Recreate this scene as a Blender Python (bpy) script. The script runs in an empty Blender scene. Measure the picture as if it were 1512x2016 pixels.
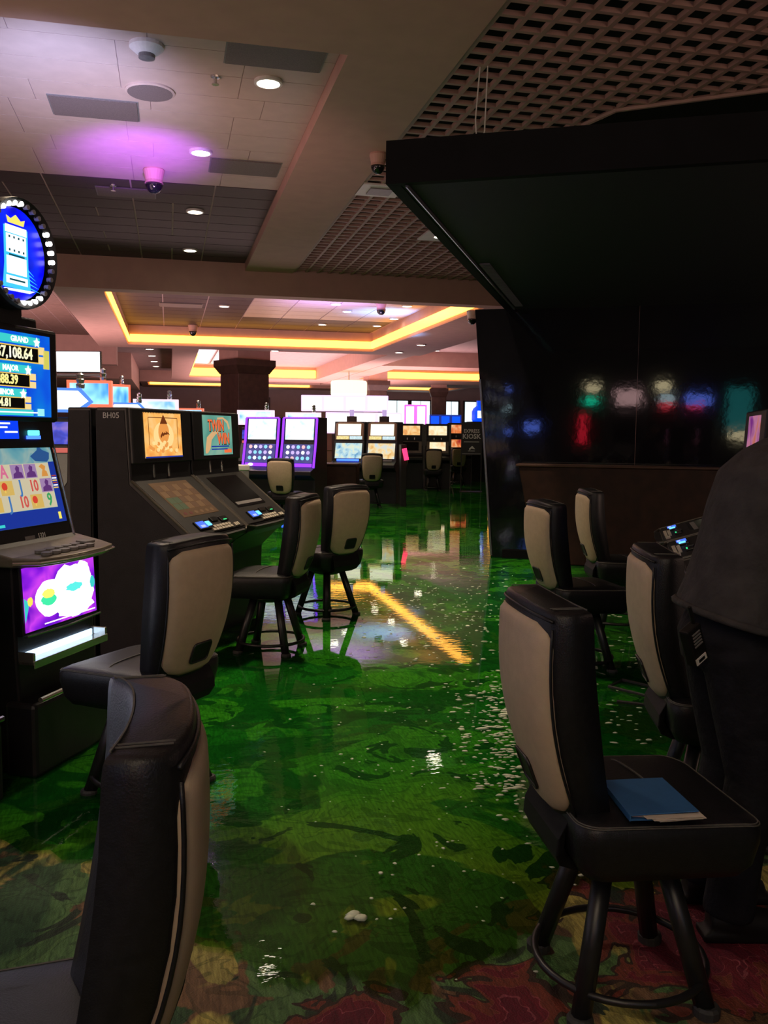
import bpy, bmesh, math, random
from mathutils import Vector, Matrix, Euler

random.seed(7)
C = bpy.context.scene.collection
R = math.radians
scene = bpy.context.scene

# ------------------------------------------------------------------ camera
EYE = 1.55
YAW, PITCH, ROLL = R(13.587), R(5.117), R(-0.5)
cd = bpy.data.cameras.new('camera')
cd.sensor_fit = 'VERTICAL'; cd.sensor_height = 36.0
cd.lens = 36.0 * 1750.0 / 2016.0
cd.clip_start = 0.05; cd.clip_end = 300
cam = bpy.data.objects.new('camera', cd)
C.objects.link(cam)
cam.matrix_world = (Matrix.Translation((0, 0, EYE)) @ Matrix.Rotation(-YAW, 4, 'Z')
                    @ Matrix.Rotation(math.pi/2 - PITCH, 4, 'X') @ Matrix.Rotation(-ROLL, 4, 'Z'))
scene.camera = cam

# ------------------------------------------------------------------ world, exposure, large lights
w = bpy.data.worlds.new('world'); scene.world = w; w.use_nodes = True
bg = w.node_tree.nodes['Background']
bg.inputs[0].default_value = (0.9, 0.72, 0.62, 1); bg.inputs[1].default_value = 0.02
scene.view_settings.view_transform = 'Standard'
scene.view_settings.look = 'None'
scene.view_settings.gamma = 1
scene.view_settings.exposure = 0
scene.view_settings.use_curve_mapping = False
scene.cycles.max_bounces = 8
scene.cycles.transparent_max_bounces = 12
scene.cycles.caustics_reflective = False
scene.cycles.caustics_refractive = False


def lamp(name, kind, loc, energy, color, size=0.1, aim=None, spot=60, blend=0.5, sy=None, parent=None):
    l = bpy.data.lights.new(name, kind); l.energy = energy; l.color = color
    if kind == 'AREA':
        l.size = size
        if sy: l.shape = 'RECTANGLE'; l.size_y = sy
    else:
        l.shadow_soft_size = size
    if kind == 'SPOT':
        l.spot_size = R(spot); l.spot_blend = blend
    o = bpy.data.objects.new(name, l); C.objects.link(o); o.location = loc
    if aim is not None:
        d = Vector(aim) - Vector(loc)
        o.rotation_euler = d.to_track_quat('-Z', 'Y').to_euler()
    if parent: o.parent = parent
    return o


def LD(l, d, z=0.0):
    """a place given as metres to the right of and ahead of where the photographer stood"""
    s, c = math.sin(YAW), math.cos(YAW)
    return Vector((l*c + d*s, -l*s + d*c, z))


WARM = (1.0, 0.78, 0.55)
lamp('hall_fill', 'AREA', (-2.0, -2.5, 5.6), 110, WARM, 4.0, (-.5, 2.0, 0), sy=3.0)  # unseen fill lamp added high up behind the camera
# unseen area lights added to brighten the ceiling from below; coloured spots tint its tiles
PINK = (1.0, 0.62, 0.64)
lamp('ceiling_fill', 'AREA', (-5.0, 12.0, 2.4), 125, PINK, 3.0, (-4.0, 13.0, 6.0), sy=8.0)
lamp('ceiling_fill', 'AREA', (-7.0, 32.0, 2.4), 900, PINK, 6.0, (-6.0, 33.0, 6.0), sy=12.0)
lamp('ceiling_fill', 'AREA', (3.0, 30.0, 2.3), 260, PINK, 8.0, (4.0, 30.0, 6.0), sy=10.0)
lamp('ceiling_fill', 'AREA', (7.0, 2.0, 2.6), 140, (1.0, .66, .5), 3.0, (4.0, 9.0, 6.0), sy=5.0)
lamp('ceiling_fill', 'AREA', (-6.0, 3.0, 2.5), 110, (1.0, .66, .5), 3.0, (-1.0, 7.0, 6.0), sy=4.0)
lamp('coffer_wash', 'SPOT', (6.0, 27.5, 2.4), 3200, (0.42, 0.30, 1.0), .5, (5.4, 29.0, 5.86), 62, 1.0)
lamp('coffer_wash', 'SPOT', (8.0, 30.5, 2.4), 3800, (0.14, 0.42, 1.0), .5, (7.6, 31.5, 5.86), 50, 1.0)
lamp('ceiling_fill', 'AREA', (9.0, 54.0, 2.5), 3000, PINK, 14.0, (9.0, 54.0, 6.0), sy=20.0)
lamp('sign_glow_light', 'SPOT', LD(-2.6, 11.5, 2.9), 3000, (0.42, 0.10, 1.0), 0.3, (-0.42, 14.8, 5.86), 36, 1.0)
lamp('sign_glow_light', 'SPOT', LD(-3.4, 8.0, 2.9), 2000, (0.50, 0.56, 1.0), 0.4, (-1.15, 11.9, 5.86), 44, 1.0)
lamp('sign_glow_light', 'SPOT', LD(-3.5, 10.0, 2.4), 300, (1.0, 0.62, 0.55), 0.5, (0.2, 13.5, 5.86), 75, 1.0)

# ------------------------------------------------------------------ materials
MATS = {}


def mat(name, col, rough=0.5, metal=0.0, noise=None, bump=None, emis=None, es=0.0, spec=0.5, coat=0.0):
    if name in MATS: return MATS[name]
    m = bpy.data.materials.new(name); m.use_nodes = True
    nt = m.node_tree; b = nt.nodes['Principled BSDF']
    b.inputs['Base Color'].default_value = (*col, 1)
    b.inputs['Roughness'].default_value = rough
    b.inputs['Metallic'].default_value = metal
    b.inputs['Specular IOR Level'].default_value = spec
    b.inputs['Coat Weight'].default_value = coat
    if emis:
        b.inputs['Emission Color'].default_value = (*emis, 1)
        b.inputs['Emission Strength'].default_value = es
    tc = nt.nodes.new('ShaderNodeTexCoord')
    if noise:
        n = nt.nodes.new('ShaderNodeTexNoise'); n.inputs['Scale'].default_value = noise[0]
        n.inputs['Detail'].default_value = 4
        nt.links.new(tc.outputs['Object'], n.inputs['Vector'])
        r = nt.nodes.new('ShaderNodeValToRGB')
        a = noise[1]
        r.color_ramp.elements[0].position = 0.3; r.color_ramp.elements[1].position = 0.7
        r.color_ramp.elements[0].color = (*[c*(1-a) for c in col], 1)
        r.color_ramp.elements[1].color = (*[min(1, c*(1+a)) for c in col], 1)
        nt.links.new(n.outputs['Fac'], r.inputs['Fac'])
        nt.links.new(r.outputs['Color'], b.inputs['Base Color'])
    if bump:
        n = nt.nodes.new('ShaderNodeTexNoise'); n.inputs['Scale'].default_value = bump[0]
        n.inputs['Detail'].default_value = 3
        nt.links.new(tc.outputs['Object'], n.inputs['Vector'])
        bp = nt.nodes.new('ShaderNodeBump'); bp.inputs['Strength'].default_value = bump[1]
        bp.inputs['Distance'].default_value = 0.02
        nt.links.new(n.outputs['Fac'], bp.inputs['Height'])
        nt.links.new(bp.outputs['Normal'], b.inputs['Normal'])
    MATS[name] = m
    return m


def glow(name, col, es=1.0):
    """something that gives off light of one colour"""
    if name in MATS: return MATS[name]
    m = bpy.data.materials.new(name); m.use_nodes = True
    b = m.node_tree.nodes['Principled BSDF']
    b.inputs['Base Color'].default_value = (0.01, 0.01, 0.01, 1)
    b.inputs['Roughness'].default_value = 0.35
    b.inputs['Emission Color'].default_value = (*col, 1)
    b.inputs['Emission Strength'].default_value = es
    MATS[name] = m
    return m


def art(name, cols, scale, es=1.0, kind='noise', axis=(1, 1, 1), distort=0.5, hard=False):
    """a lit screen showing procedural artwork: colour ramp over a texture"""
    if name in MATS: return MATS[name]
    m = bpy.data.materials.new(name); m.use_nodes = True
    nt = m.node_tree; b = nt.nodes['Principled BSDF']
    b.inputs['Base Color'].default_value = (0.01, 0.01, 0.01, 1); b.inputs['Roughness'].default_value = 0.3
    tc = nt.nodes.new('ShaderNodeTexCoord'); mp = nt.nodes.new('ShaderNodeMapping')
    mp.inputs['Scale'].default_value = axis
    nt.links.new(tc.outputs['Generated' if kind == 'grad' else 'Object'], mp.inputs['Vector'])
    if kind == 'voronoi':
        t = nt.nodes.new('ShaderNodeTexVoronoi'); t.inputs['Scale'].default_value = scale; out = t.outputs['Distance']
        nt.links.new(mp.outputs['Vector'], t.inputs['Vector'])
    elif kind == 'grad':
        t = nt.nodes.new('ShaderNodeSeparateXYZ'); out = t.outputs['Z']
        nt.links.new(mp.outputs['Vector'], t.inputs['Vector'])
    else:
        t = nt.nodes.new('ShaderNodeTexNoise'); t.inputs['Scale'].default_value = scale
        t.inputs['Detail'].default_value = 2; t.inputs['Distortion'].default_value = distort; out = t.outputs['Fac']
        nt.links.new(mp.outputs['Vector'], t.inputs['Vector'])
    r = nt.nodes.new('ShaderNodeValToRGB')
    e = r.color_ramp.elements
    n = len(cols); lo, hi = (0.3, 0.7) if kind == 'noise' else (0.0, 1.0) if kind == 'grad' else (0.0, 0.6)
    for i, c in enumerate(cols):
        p = lo + (hi-lo)*i/max(1, n-1)
        el = e[i] if i < 2 else e.new(p)
        el.position = p; el.color = (*c, 1)
    if hard: r.color_ramp.interpolation = 'CONSTANT'
    nt.links.new(out, r.inputs['Fac'])
    nt.links.new(r.outputs['Color'], b.inputs['Emission Color'])
    b.inputs['Emission Strength'].default_value = es
    MATS[name] = m
    return m


leather = mat('black_leather', (0.009, 0.009, 0.011), 0.42, noise=(60, 0.3), bump=(260, 0.12), spec=0.38)
beige = mat('beige_leather', (0.50, 0.39, 0.27), 0.55, noise=(30, 0.06), bump=(300, 0.08), spec=0.3)
thread = mat('stitch_thread', (0.10, 0.095, 0.085), 0.8, noise=(80, 0.2))
steel_black = mat('black_steel', (0.012, 0.012, 0.013), 0.38, noise=(40, 0.2), spec=0.5)
rubber = mat('foot_rubber', (0.03, 0.03, 0.03), 0.7, noise=(50, 0.2))
handle_black = mat('black_plastic', (0.007, 0.006, 0.006), 0.55, noise=(50, 0.2), spec=.25)
cab_black = mat('cabinet_black', (0.008, 0.008, 0.010), 0.45, noise=(12, 0.25), bump=(90, 0.05))
cab_grey = mat('cabinet_charcoal', (0.014, 0.013, 0.013), 0.5, noise=(10, 0.2), bump=(120, 0.08), spec=.3)
cab_mid = mat('deck_grey', (0.22, 0.19, 0.15), 0.35, 0.3, noise=(18, 0.15))
chrome = mat('chrome_trim', (0.62, 0.60, 0.57), 0.22, 0.9, noise=(30, 0.1))
white_plastic = mat('white_plastic', (0.72, 0.69, 0.66), 0.45, noise=(20, 0.05))
grey_plastic = mat('grey_plastic', (0.18, 0.17, 0.17), 0.45, noise=(20, 0.1))
paint = mat('tan_paint', (0.56, 0.335, 0.275), 0.75, noise=(3, 0.05), bump=(120, 0.04))
tile_light = mat('light_ceiling_tile', (0.50, 0.38, 0.33), 0.42, noise=(4, 0.06), bump=(200, 0.03), spec=0.45)
tile_dark = mat('dark_ceiling_tile', (0.050, 0.028, 0.038), 0.55, noise=(6, 0.15), bump=(200, 0.04))
grid_metal = mat('tan_grid', (0.42, 0.26, 0.22), 0.6, noise=(5, 0.08))
void_black = mat('plenum_black', (0.002, 0.002, 0.002), 0.9, noise=(5, 0.2))
vent_grey = mat('grey_panel', (0.16, 0.125, 0.12), 0.6, noise=(60, 0.2))
wood = mat('dark_brown_laminate', (0.020, 0.008, 0.005), 0.5, noise=(8, 0.3), spec=.2)
gloss_black = mat('gloss_black_panel', (0.005, 0.005, 0.007), 0.055, noise=(3, 0.2), bump=(9, 0.02), spec=0.6)
matte_black = mat('matte_black', (0.0025, 0.0025, 0.0035), 0.65, noise=(6, 0.3), spec=.1)
dark_brown = mat('column_brown', (0.055, 0.028, 0.022), 0.5, noise=(4, 0.25))

# ------------------------------------------------------------------ object helpers


def thing(name, label, cat, loc=(0, 0, 0), rz=0.0, group=None):
    o = bpy.data.objects.new(name, None); C.objects.link(o)
    o.empty_display_size = 0.2
    o.location = loc; o.rotation_euler = (0, 0, rz)
    o['label'] = label; o['category'] = cat
    if group: o['group'] = group
    return o


def tag(o, label, cat, group=None, kind=None):
    o['label'] = label; o['category'] = cat
    if group: o['group'] = group
    if kind: o['kind'] = kind
    return o


class B:
    def __init__(s): s.v = []; s.f = []

    def add(s, vs, fs):
        n = len(s.v); s.v += [Vector(v) for v in vs]; s.f += [[i+n for i in f] for f in fs]; return s

    def box(s, x0, x1, y0, y1, z0, z1):
        return s.add([(x0, y0, z0), (x1, y0, z0), (x1, y1, z0), (x0, y1, z0), (x0, y0, z1), (x1, y0, z1), (x1, y1, z1), (x0, y1, z1)],
                     [(0, 3, 2, 1), (4, 5, 6, 7), (0, 1, 5, 4), (1, 2, 6, 5), (2, 3, 7, 6), (3, 0, 4, 7)])

    def hexa(s, bot, top):
        n = len(bot)
        return s.add(list(bot)+list(top), [tuple(reversed(range(n))), tuple(range(n, 2*n))] +
                     [(i, (i+1) % n, n+(i+1) % n, n+i) for i in range(n)])

    def prism_x(s, poly, x0, x1):
        """poly of (y,z), swept along x"""
        n = len(poly)
        return s.add([(x0, y, z) for y, z in poly]+[(x1, y, z) for y, z in poly],
                     [tuple(reversed(range(n))), tuple(range(n, 2*n))] + [(i, (i+1) % n, n+(i+1) % n, n+i) for i in range(n)])

    def prism_z(s, poly, z0, z1):
        return s.hexa([(x, y, z0) for x, y in poly], [(x, y, z1) for x, y in poly])

    def loft(s, rings, cap=True, closed=True):
        n = len(rings[0]); vs = [p for r in rings for p in r]; fs = []
        for k in range(len(rings)-1):
            for i in range(n if closed else n-1):
                j = (i+1) % n
                fs.append((k*n+i, k*n+j, (k+1)*n+j, (k+1)*n+i))
        if cap:
            fs.append(tuple(reversed(range(n)))); fs.append(tuple((len(rings)-1)*n+i for i in range(n)))
        return s.add(vs, fs)

    def tube(s, pts, r, n=8, closed=False):
        pts = [Vector(p) for p in pts]; m = len(pts); rs = r if isinstance(r, (list, tuple)) else [r]*m
        rings = []; prev = None
        for i, p in enumerate(pts):
            a = pts[(i-1) % m] if (i > 0 or closed) else p
            b = pts[(i+1) % m] if (i < m-1 or closed) else p
            t = (b-a).normalized()
            if prev is None:
                u = t.orthogonal().normalized()
            else:
                u = (prev - t*prev.dot(t)).normalized()
            prev = u; q = t.cross(u)
            rings.append([p + (u*math.cos(2*math.pi*k/n) + q*math.sin(2*math.pi*k/n))*rs[i] for k in range(n)])
        if closed: rings.append(rings[0])
        return s.loft(rings, cap=not closed)

    def lathe(s, prof, n=24, c=(0, 0, 0)):
        c = Vector(c)
        rings = [[c + Vector((r*math.cos(2*math.pi*k/n), r*math.sin(2*math.pi*k/n), z)) for k in range(n)] for r, z in prof]
        return s.loft(rings)

    def tf(s, M):
        s.v = [M @ v for v in s.v]; return s

    def obj(s, name, m, parent=None, smooth=False, bevel=0.0, seg=2, loc=None):
        me = bpy.data.meshes.new(name)
        me.from_pydata([tuple(v) for v in s.v], [], s.f); me.update()
        bm = bmesh.new(); bm.from_mesh(me)
        bmesh.ops.recalc_face_normals(bm, faces=bm.faces)
        bm.to_mesh(me); bm.free()
        me.materials.append(m)
        o = bpy.data.objects.new(name, me); C.objects.link(o)
        if smooth:
            me.polygons.foreach_set('use_smooth', [True]*len(me.polygons))
        if bevel:
            md = o.modifiers.new('bevel', 'BEVEL'); md.width = bevel; md.segments = seg; md.limit_method = 'ANGLE'
            md.angle_limit = R(40)
        if parent: o.parent = parent
        if loc is not None: o.location = loc
        return o


def struct(o):
    o['kind'] = 'structure'; return o


def copy_tree(o, parent=None):
    kids = list(o.children)
    c = o.copy(); C.objects.link(c)
    if parent: c.parent = parent
    for k in kids: copy_tree(k, c)
    return c


def text_mesh(body, size, m, name='lettering', parent=None, extrude=0.0015, M=None, align='CENTER', sx=1.0, bold=0.0):
    cu = bpy.data.curves.new('lettering', 'FONT'); cu.body = body; cu.size = size; cu.extrude = extrude
    cu.align_x = align; cu.align_y = 'CENTER'; cu.resolution_u = 2; cu.offset = bold
    to = bpy.data.objects.new('lettering', cu); C.objects.link(to)
    dg = bpy.context.evaluated_depsgraph_get()
    me = bpy.data.meshes.new_from_object(to.evaluated_get(dg))
    bpy.data.objects.remove(to); bpy.data.curves.remove(cu)
    me.materials.clear(); me.materials.append(m)
    me.transform((M or Matrix()) @ Matrix.Scale(sx, 4, (1, 0, 0)))
    o = bpy.data.objects.new(name, me); C.objects.link(o)
    if parent: o.parent = parent
    return o


class Panel:
    """a flat face of a thing: origin, right and up directions (unit); u, v in metres; n points at the viewer"""
    def __init__(s, parent, o, r, u):
        s.p = parent; s.o = Vector(o); s.r = Vector(r).normalized(); s.u = Vector(u).normalized(); s.n = s.r.cross(s.u)

    def at(s, a, b, h=0): return s.o + s.r*a + s.u*b + s.n*h

    def M(s, a, b, h=0):
        m = Matrix.Identity(4)
        m.col[0][:3] = s.r; m.col[1][:3] = s.u; m.col[2][:3] = s.n; m.col[3][:3] = s.at(a, b, h)
        return m

    def poly(s, pts, m, name, h0=0.0, h1=0.003, bevel=0, parent=None):
        bd = B().hexa([s.at(a, b, h0) for a, b in pts], [s.at(a, b, h1) for a, b in pts])
        return bd.obj(name, m, parent or s.p, bevel=bevel)

    def rect(s, a0, a1, b0, b1, m, name, h0=0.0, h1=0.003, bevel=0, parent=None):
        return s.poly([(a0, b0), (a1, b0), (a1, b1), (a0, b1)], m, name, h0, h1, bevel, parent)

    def disc(s, a, b, ra, rb, m, name, h0=0.0, h1=0.003, n=20, parent=None):
        return s.poly([(a+ra*math.cos(2*math.pi*k/n), b+rb*math.sin(2*math.pi*k/n)) for k in range(n)], m, name, h0, h1, 0, parent)

    def text(s, body, a, b, size, m, name='lettering', h=0.004, sx=1.0, bold=0.0, parent=None):
        return text_mesh(body, size, m, name, parent or s.p, 0.001, s.M(a, b, h), sx=sx, bold=bold)


# ------------------------------------------------------------------ floor and ceiling
ZC = 5.86          # tile ceiling
ZB = 5.65          # long beam
ZS = 5.05          # soffits


def carpet_material():
    m = bpy.data.materials.new('patterned_carpet'); m.use_nodes = True
    nt = m.node_tree; b = nt.nodes['Principled BSDF']; L = nt.links.new
    tc = nt.nodes.new('ShaderNodeTexCoord')
    # big swirling leaf and flower shapes, each colour its own layer
    def layer(scale, detail, dist, off, cut, below, col, soft=.006):
        mpp = nt.nodes.new('ShaderNodeMapping'); mpp.inputs['Location'].default_value = (off, off*.7, 0)
        L(tc.outputs['Object'], mpp.inputs['Vector'])
        n = nt.nodes.new('ShaderNodeTexNoise'); n.inputs['Scale'].default_value = scale; n.inputs['Detail'].default_value = detail
        n.inputs['Distortion'].default_value = dist; n.inputs['Roughness'].default_value = .52
        L(mpp.outputs['Vector'], n.inputs['Vector'])
        mr = nt.nodes.new('ShaderNodeMapRange'); mr.inputs['From Min'].default_value = cut-soft; mr.inputs['From Max'].default_value = cut+soft
        L(n.outputs['Fac'], mr.inputs['Value'])
        mm = nt.nodes.new('ShaderNodeMix'); mm.data_type = 'RGBA'
        L(mr.outputs['Result'], mm.inputs['Factor'])
        if isinstance(below, tuple): mm.inputs['A'].default_value = (*below, 1)
        else: L(below.outputs['Result'], mm.inputs['A'])
        mm.inputs['B'].default_value = (*col, 1)
        return mm
    r1 = layer(.55, 3, 1.2, 0, .50, (.075, .16, .05), (.03, .075, .028))
    r1 = layer(1.5, 4, 1.6, 7.3, .575, r1, (.16, .09, .045))
    r1 = layer(.85, 4, 1.4, 3.1, .535, r1, (.40, .34, .085))
    r1 = layer(1.9, 4, 1.0, 11.7, .60, r1, (.30, .26, .07))
    r1 = layer(2.6, 3, 1.8, 5.9, .60, r1, (.022, .04, .02))
    # veins and petals inside the shapes
    n2 = nt.nodes.new('ShaderNodeTexNoise'); n2.inputs['Scale'].default_value = 3.4; n2.inputs['Detail'].default_value = 2.5
    n2.inputs['Distortion'].default_value = 1.8
    L(tc.outputs['Object'], n2.inputs['Vector'])
    r2 = nt.nodes.new('ShaderNodeValToRGB'); r2.color_ramp.interpolation = 'CONSTANT'
    for i, (p, c) in enumerate([(0.0, (0.25, 0.3, 0.25)), (0.40, (1, 1, 1)), (0.535, (0.35, 0.42, 0.3)), (0.57, (1.25, 1.15, 1.0)), (0.66, (0.5, 0.5, 0.45))]):
        x = r2.color_ramp.elements[i] if i < 2 else r2.color_ramp.elements.new(p)
        x.position = p; x.color = (*c, 1)
    L(n2.outputs['Fac'], r2.inputs['Fac'])
    mx = nt.nodes.new('ShaderNodeMix'); mx.data_type = 'RGBA'; mx.blend_type = 'MULTIPLY'; mx.inputs['Factor'].default_value = 0.55
    L(r1.outputs['Result'], mx.inputs['A']); L(r2.outputs['Color'], mx.inputs['B'])
    # red flower motifs
    prev = None
    for cx, cy, r in ((1.56, 2.32, .40), (.88, 2.12, .20), (.44, 2.16, .16), (1.36, 2.72, .14), (2.6, 4.2, .35), (-2.2, 3.0, .3), (3.4, 2.2, .4)):
        dn = nt.nodes.new('ShaderNodeVectorMath'); dn.operation = 'DISTANCE'; dn.inputs[1].default_value = (cx, cy, 0)
        L(tc.outputs['Object'], dn.inputs[0])
        dv = nt.nodes.new('ShaderNodeMath'); dv.operation = 'DIVIDE'; dv.inputs[1].default_value = r
        L(dn.outputs['Value'], dv.inputs[0])
        if prev is None: prev = dv
        else:
            mn = nt.nodes.new('ShaderNodeMath'); mn.operation = 'MINIMUM'
            L(prev.outputs['Value'], mn.inputs[0]); L(dv.outputs['Value'], mn.inputs[1]); prev = mn
    nf = nt.nodes.new('ShaderNodeTexNoise'); nf.inputs['Scale'].default_value = 5; nf.inputs['Detail'].default_value = 2; nf.inputs['Distortion'].default_value = 1.5
    L(tc.outputs['Object'], nf.inputs['Vector'])
    fm_ = nt.nodes.new('ShaderNodeMath'); fm_.operation = 'MULTIPLY_ADD'; fm_.inputs[1].default_value = 2.2; fm_.inputs[2].default_value = -1.1
    L(nf.outputs['Fac'], fm_.inputs[0])
    fa = nt.nodes.new('ShaderNodeMath'); fa.operation = 'ADD'
    L(prev.outputs['Value'], fa.inputs[0]); L(fm_.outputs['Value'], fa.inputs[1])
    rf = nt.nodes.new('ShaderNodeValToRGB'); rf.color_ramp.interpolation = 'CONSTANT'
    for i, (p, c) in enumerate([(0.0, (.11, .008, .02, 1)), (.30, (.26, .06, .075, 1)), (.33, (.13, .010, .02, 1)), (.58, (.24, .05, .065, 1)), (.60, (.16, .035, .02, 1)), (.80, (.035, .02, .012, 1)), (.93, (0, 0, 0, 0))]):
        x = rf.color_ramp.elements[i] if i < 2 else rf.color_ramp.elements.new(p)
        x.position = p; x.color = c
    L(fa.outputs['Value'], rf.inputs['Fac'])
    mxf = nt.nodes.new('ShaderNodeMix'); mxf.data_type = 'RGBA'
    L(rf.outputs['Alpha'], mxf.inputs['Factor']); L(mx.outputs['Result'], mxf.inputs['A']); L(rf.outputs['Color'], mxf.inputs['B'])
    mx = mxf
    # yarn streaks
    mp = nt.nodes.new('ShaderNodeMapping'); mp.inputs['Scale'].default_value = (90, 14, 1); mp.inputs['Rotation'].default_value = (0, 0, R(20))
    L(tc.outputs['Object'], mp.inputs['Vector'])
    n3 = nt.nodes.new('ShaderNodeTexNoise'); n3.inputs['Scale'].default_value = 1.0; n3.inputs['Detail'].default_value = 3
    L(mp.outputs['Vector'], n3.inputs['Vector'])
    r3 = nt.nodes.new('ShaderNodeMapRange'); r3.inputs['From Min'].default_value = 0.3; r3.inputs['From Max'].default_value = 0.7
    r3.inputs['To Min'].default_value = 0.6; r3.inputs['To Max'].default_value = 1.35
    L(n3.outputs['Fac'], r3.inputs['Value'])
    mx2 = nt.nodes.new('ShaderNodeMix'); mx2.data_type = 'RGBA'; mx2.blend_type = 'MULTIPLY'; mx2.inputs['Factor'].default_value = 1
    L(mx.outputs['Result'], mx2.inputs['A']); L(r3.outputs['Result'], mx2.inputs['B'])
    L(mx2.outputs['Result'], b.inputs['Base Color'])
    b.inputs['Roughness'].default_value = 0.75; b.inputs['Specular IOR Level'].default_value = 0.35
    n4 = nt.nodes.new('ShaderNodeTexNoise'); n4.inputs['Scale'].default_value = 160
    L(tc.outputs['Object'], n4.inputs['Vector'])
    bp = nt.nodes.new('ShaderNodeBump'); bp.inputs['Strength'].default_value = 0.6; bp.inputs['Distance'].default_value = 0.01
    L(n4.outputs['Fac'], bp.inputs['Height']); L(bp.outputs['Normal'], b.inputs['Normal'])
    return m


def water_material():
    m = bpy.data.materials.new('green_flood_water'); m.use_nodes = True
    nt = m.node_tree; L = nt.links.new
    nt.nodes.remove(nt.nodes['Principled BSDF'])
    out = nt.nodes['Material Output']
    tc = nt.nodes.new('ShaderNodeTexCoord')
    # green dye: denser away from the shallow edge, uneven
    sx = nt.nodes.new('ShaderNodeSeparateXYZ'); L(tc.outputs['Object'], sx.inputs['Vector'])
    n1 = nt.nodes.new('ShaderNodeTexNoise'); n1.inputs['Scale'].default_value = 0.7; n1.inputs['Detail'].default_value = 2
    L(tc.outputs['Object'], n1.inputs['Vector'])
    dp = nt.nodes.new('ShaderNodeMapRange'); dp.inputs['From Min'].default_value = 2.2; dp.inputs['From Max'].default_value = 3.9
    L(sx.outputs['Y'], dp.inputs['Value'])
    ad = nt.nodes.new('ShaderNodeMath'); ad.operation = 'MULTIPLY_ADD'; ad.inputs[1].default_value = 1.1; ad.inputs[2].default_value = -0.5
    L(n1.outputs['Fac'], ad.inputs[0])
    su = nt.nodes.new('ShaderNodeMath'); su.operation = 'ADD'; su.use_clamp = True
    L(dp.outputs['Result'], su.inputs[0]); L(ad.outputs['Value'], su.inputs[1])
    rp = nt.nodes.new('ShaderNodeValToRGB')
    rp.color_ramp.elements[0].color = (0.72, 0.86, 0.48, 1); rp.color_ramp.elements[1].color = (0.30, 0.90, 0.27, 1)
    L(su.outputs['Value'], rp.inputs['Fac'])
    tr = nt.nodes.new('ShaderNodeBsdfTransparent'); L(rp.outputs['Color'], tr.inputs['Color'])
    df = nt.nodes.new('ShaderNodeBsdfDiffuse'); df.inputs['Color'].default_value = (0.01, 0.30, 0.04, 1)
    mxd = nt.nodes.new('ShaderNodeMixShader')
    md = nt.nodes.new('ShaderNodeMath'); md.operation = 'MULTIPLY'; md.inputs[1].default_value = 0.09
    L(su.outputs['Value'], md.inputs[0]); L(md.outputs['Value'], mxd.inputs['Fac'])
    L(tr.outputs['BSDF'], mxd.inputs[1]); L(df.outputs['BSDF'], mxd.inputs[2])
    gl = nt.nodes.new('ShaderNodeBsdfGlossy'); gl.inputs['Roughness'].default_value = 0.015
    gl.inputs['Color'].default_value = (1, 1, 1, 1)
    fr = nt.nodes.new('ShaderNodeFresnel'); fr.inputs['IOR'].default_value = 1.36
    mx = nt.nodes.new('ShaderNodeMixShader')
    L(fr.outputs['Fac'], mx.inputs['Fac']); L(mxd.outputs['Shader'], mx.inputs[1]); L(gl.outputs['BSDF'], mx.inputs[2])
    # ripples, calm in some places and busy in others
    n2 = nt.nodes.new('ShaderNodeTexNoise'); n2.inputs['Scale'].default_value = 9; n2.inputs['Detail'].default_value = 3
    mp = nt.nodes.new('ShaderNodeMapping'); mp.inputs['Rotation'].default_value = (0, 0, R(14)); mp.inputs['Scale'].default_value = (1, 1.8, 1)
    L(tc.outputs['Object'], mp.inputs['Vector']); L(mp.outputs['Vector'], n2.inputs['Vector'])
    n3 = nt.nodes.new('ShaderNodeTexNoise'); n3.inputs['Scale'].default_value = 0.35; n3.inputs['Detail'].default_value = 1
    L(tc.outputs['Object'], n3.inputs['Vector'])
    mr = nt.nodes.new('ShaderNodeMapRange'); mr.inputs['From Min'].default_value = 0.46; mr.inputs['From Max'].default_value = 0.62
    mr.inputs['To Min'].default_value = 0.02; mr.inputs['To Max'].default_value = 0.16
    L(n3.outputs['Fac'], mr.inputs['Value'])
    bp = nt.nodes.new('ShaderNodeBump'); bp.inputs['Distance'].default_value = 0.012
    L(mr.outputs['Result'], bp.inputs['Strength']); L(n2.outputs['Fac'], bp.inputs['Height'])
    L(bp.outputs['Normal'], gl.inputs['Normal']); L(bp.outputs['Normal'], fr.inputs['Normal'])
    L(mx.outputs['Shader'], out.inputs['Surface'])
    return m


struct(B().box(-14, 32, -6, 76, -0.1, 0.0).obj('floor', carpet_material()))

# flood water: a thin sheet with a ragged shore near the photographer
WZ = 0.012
near = []
rr = random.Random(3)
shore = [(-3.4, 3.5), (-1.6, 3.25), (-.95, 3.05), (-.6, 2.6), (-0.3, 2.35), (-0.1, 2.42), (0.08, 2.30), (0.22, 2.42), (0.40, 2.55), (0.55, 2.78), (0.66, 2.95), (0.9, 2.92), (1.05, 3.0), (1.5, 3.2), (2.5, 3.6), (3.6, 5.2)]
for i in range(len(shore)-1):
    a, b_ = shore[i], shore[i+1]
    for k in range(7):
        t = k/7
        p = LD(a[0]+(b_[0]-a[0])*t + rr.uniform(-.02, .02), a[1]+(b_[1]-a[1])*t + rr.uniform(-.045, .045))
        near.append((p.x, p.y))
poly = [(-13.5, 6.0)] + near + [(31, 8), (31, 70), (-13.5, 70)]
wb = B().add([(x, y, WZ) for x, y in poly], [tuple(range(len(poly)))])
tag(wb.obj('flood_water', water_material()), 'sheet of green flood water lying over the patterned carpet', 'water', kind='stuff')

# floating foam flecks
foam_m = mat('foam', (0.62, 0.68, 0.50), 0.6, noise=(40, 0.15))
fb = B()


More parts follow.
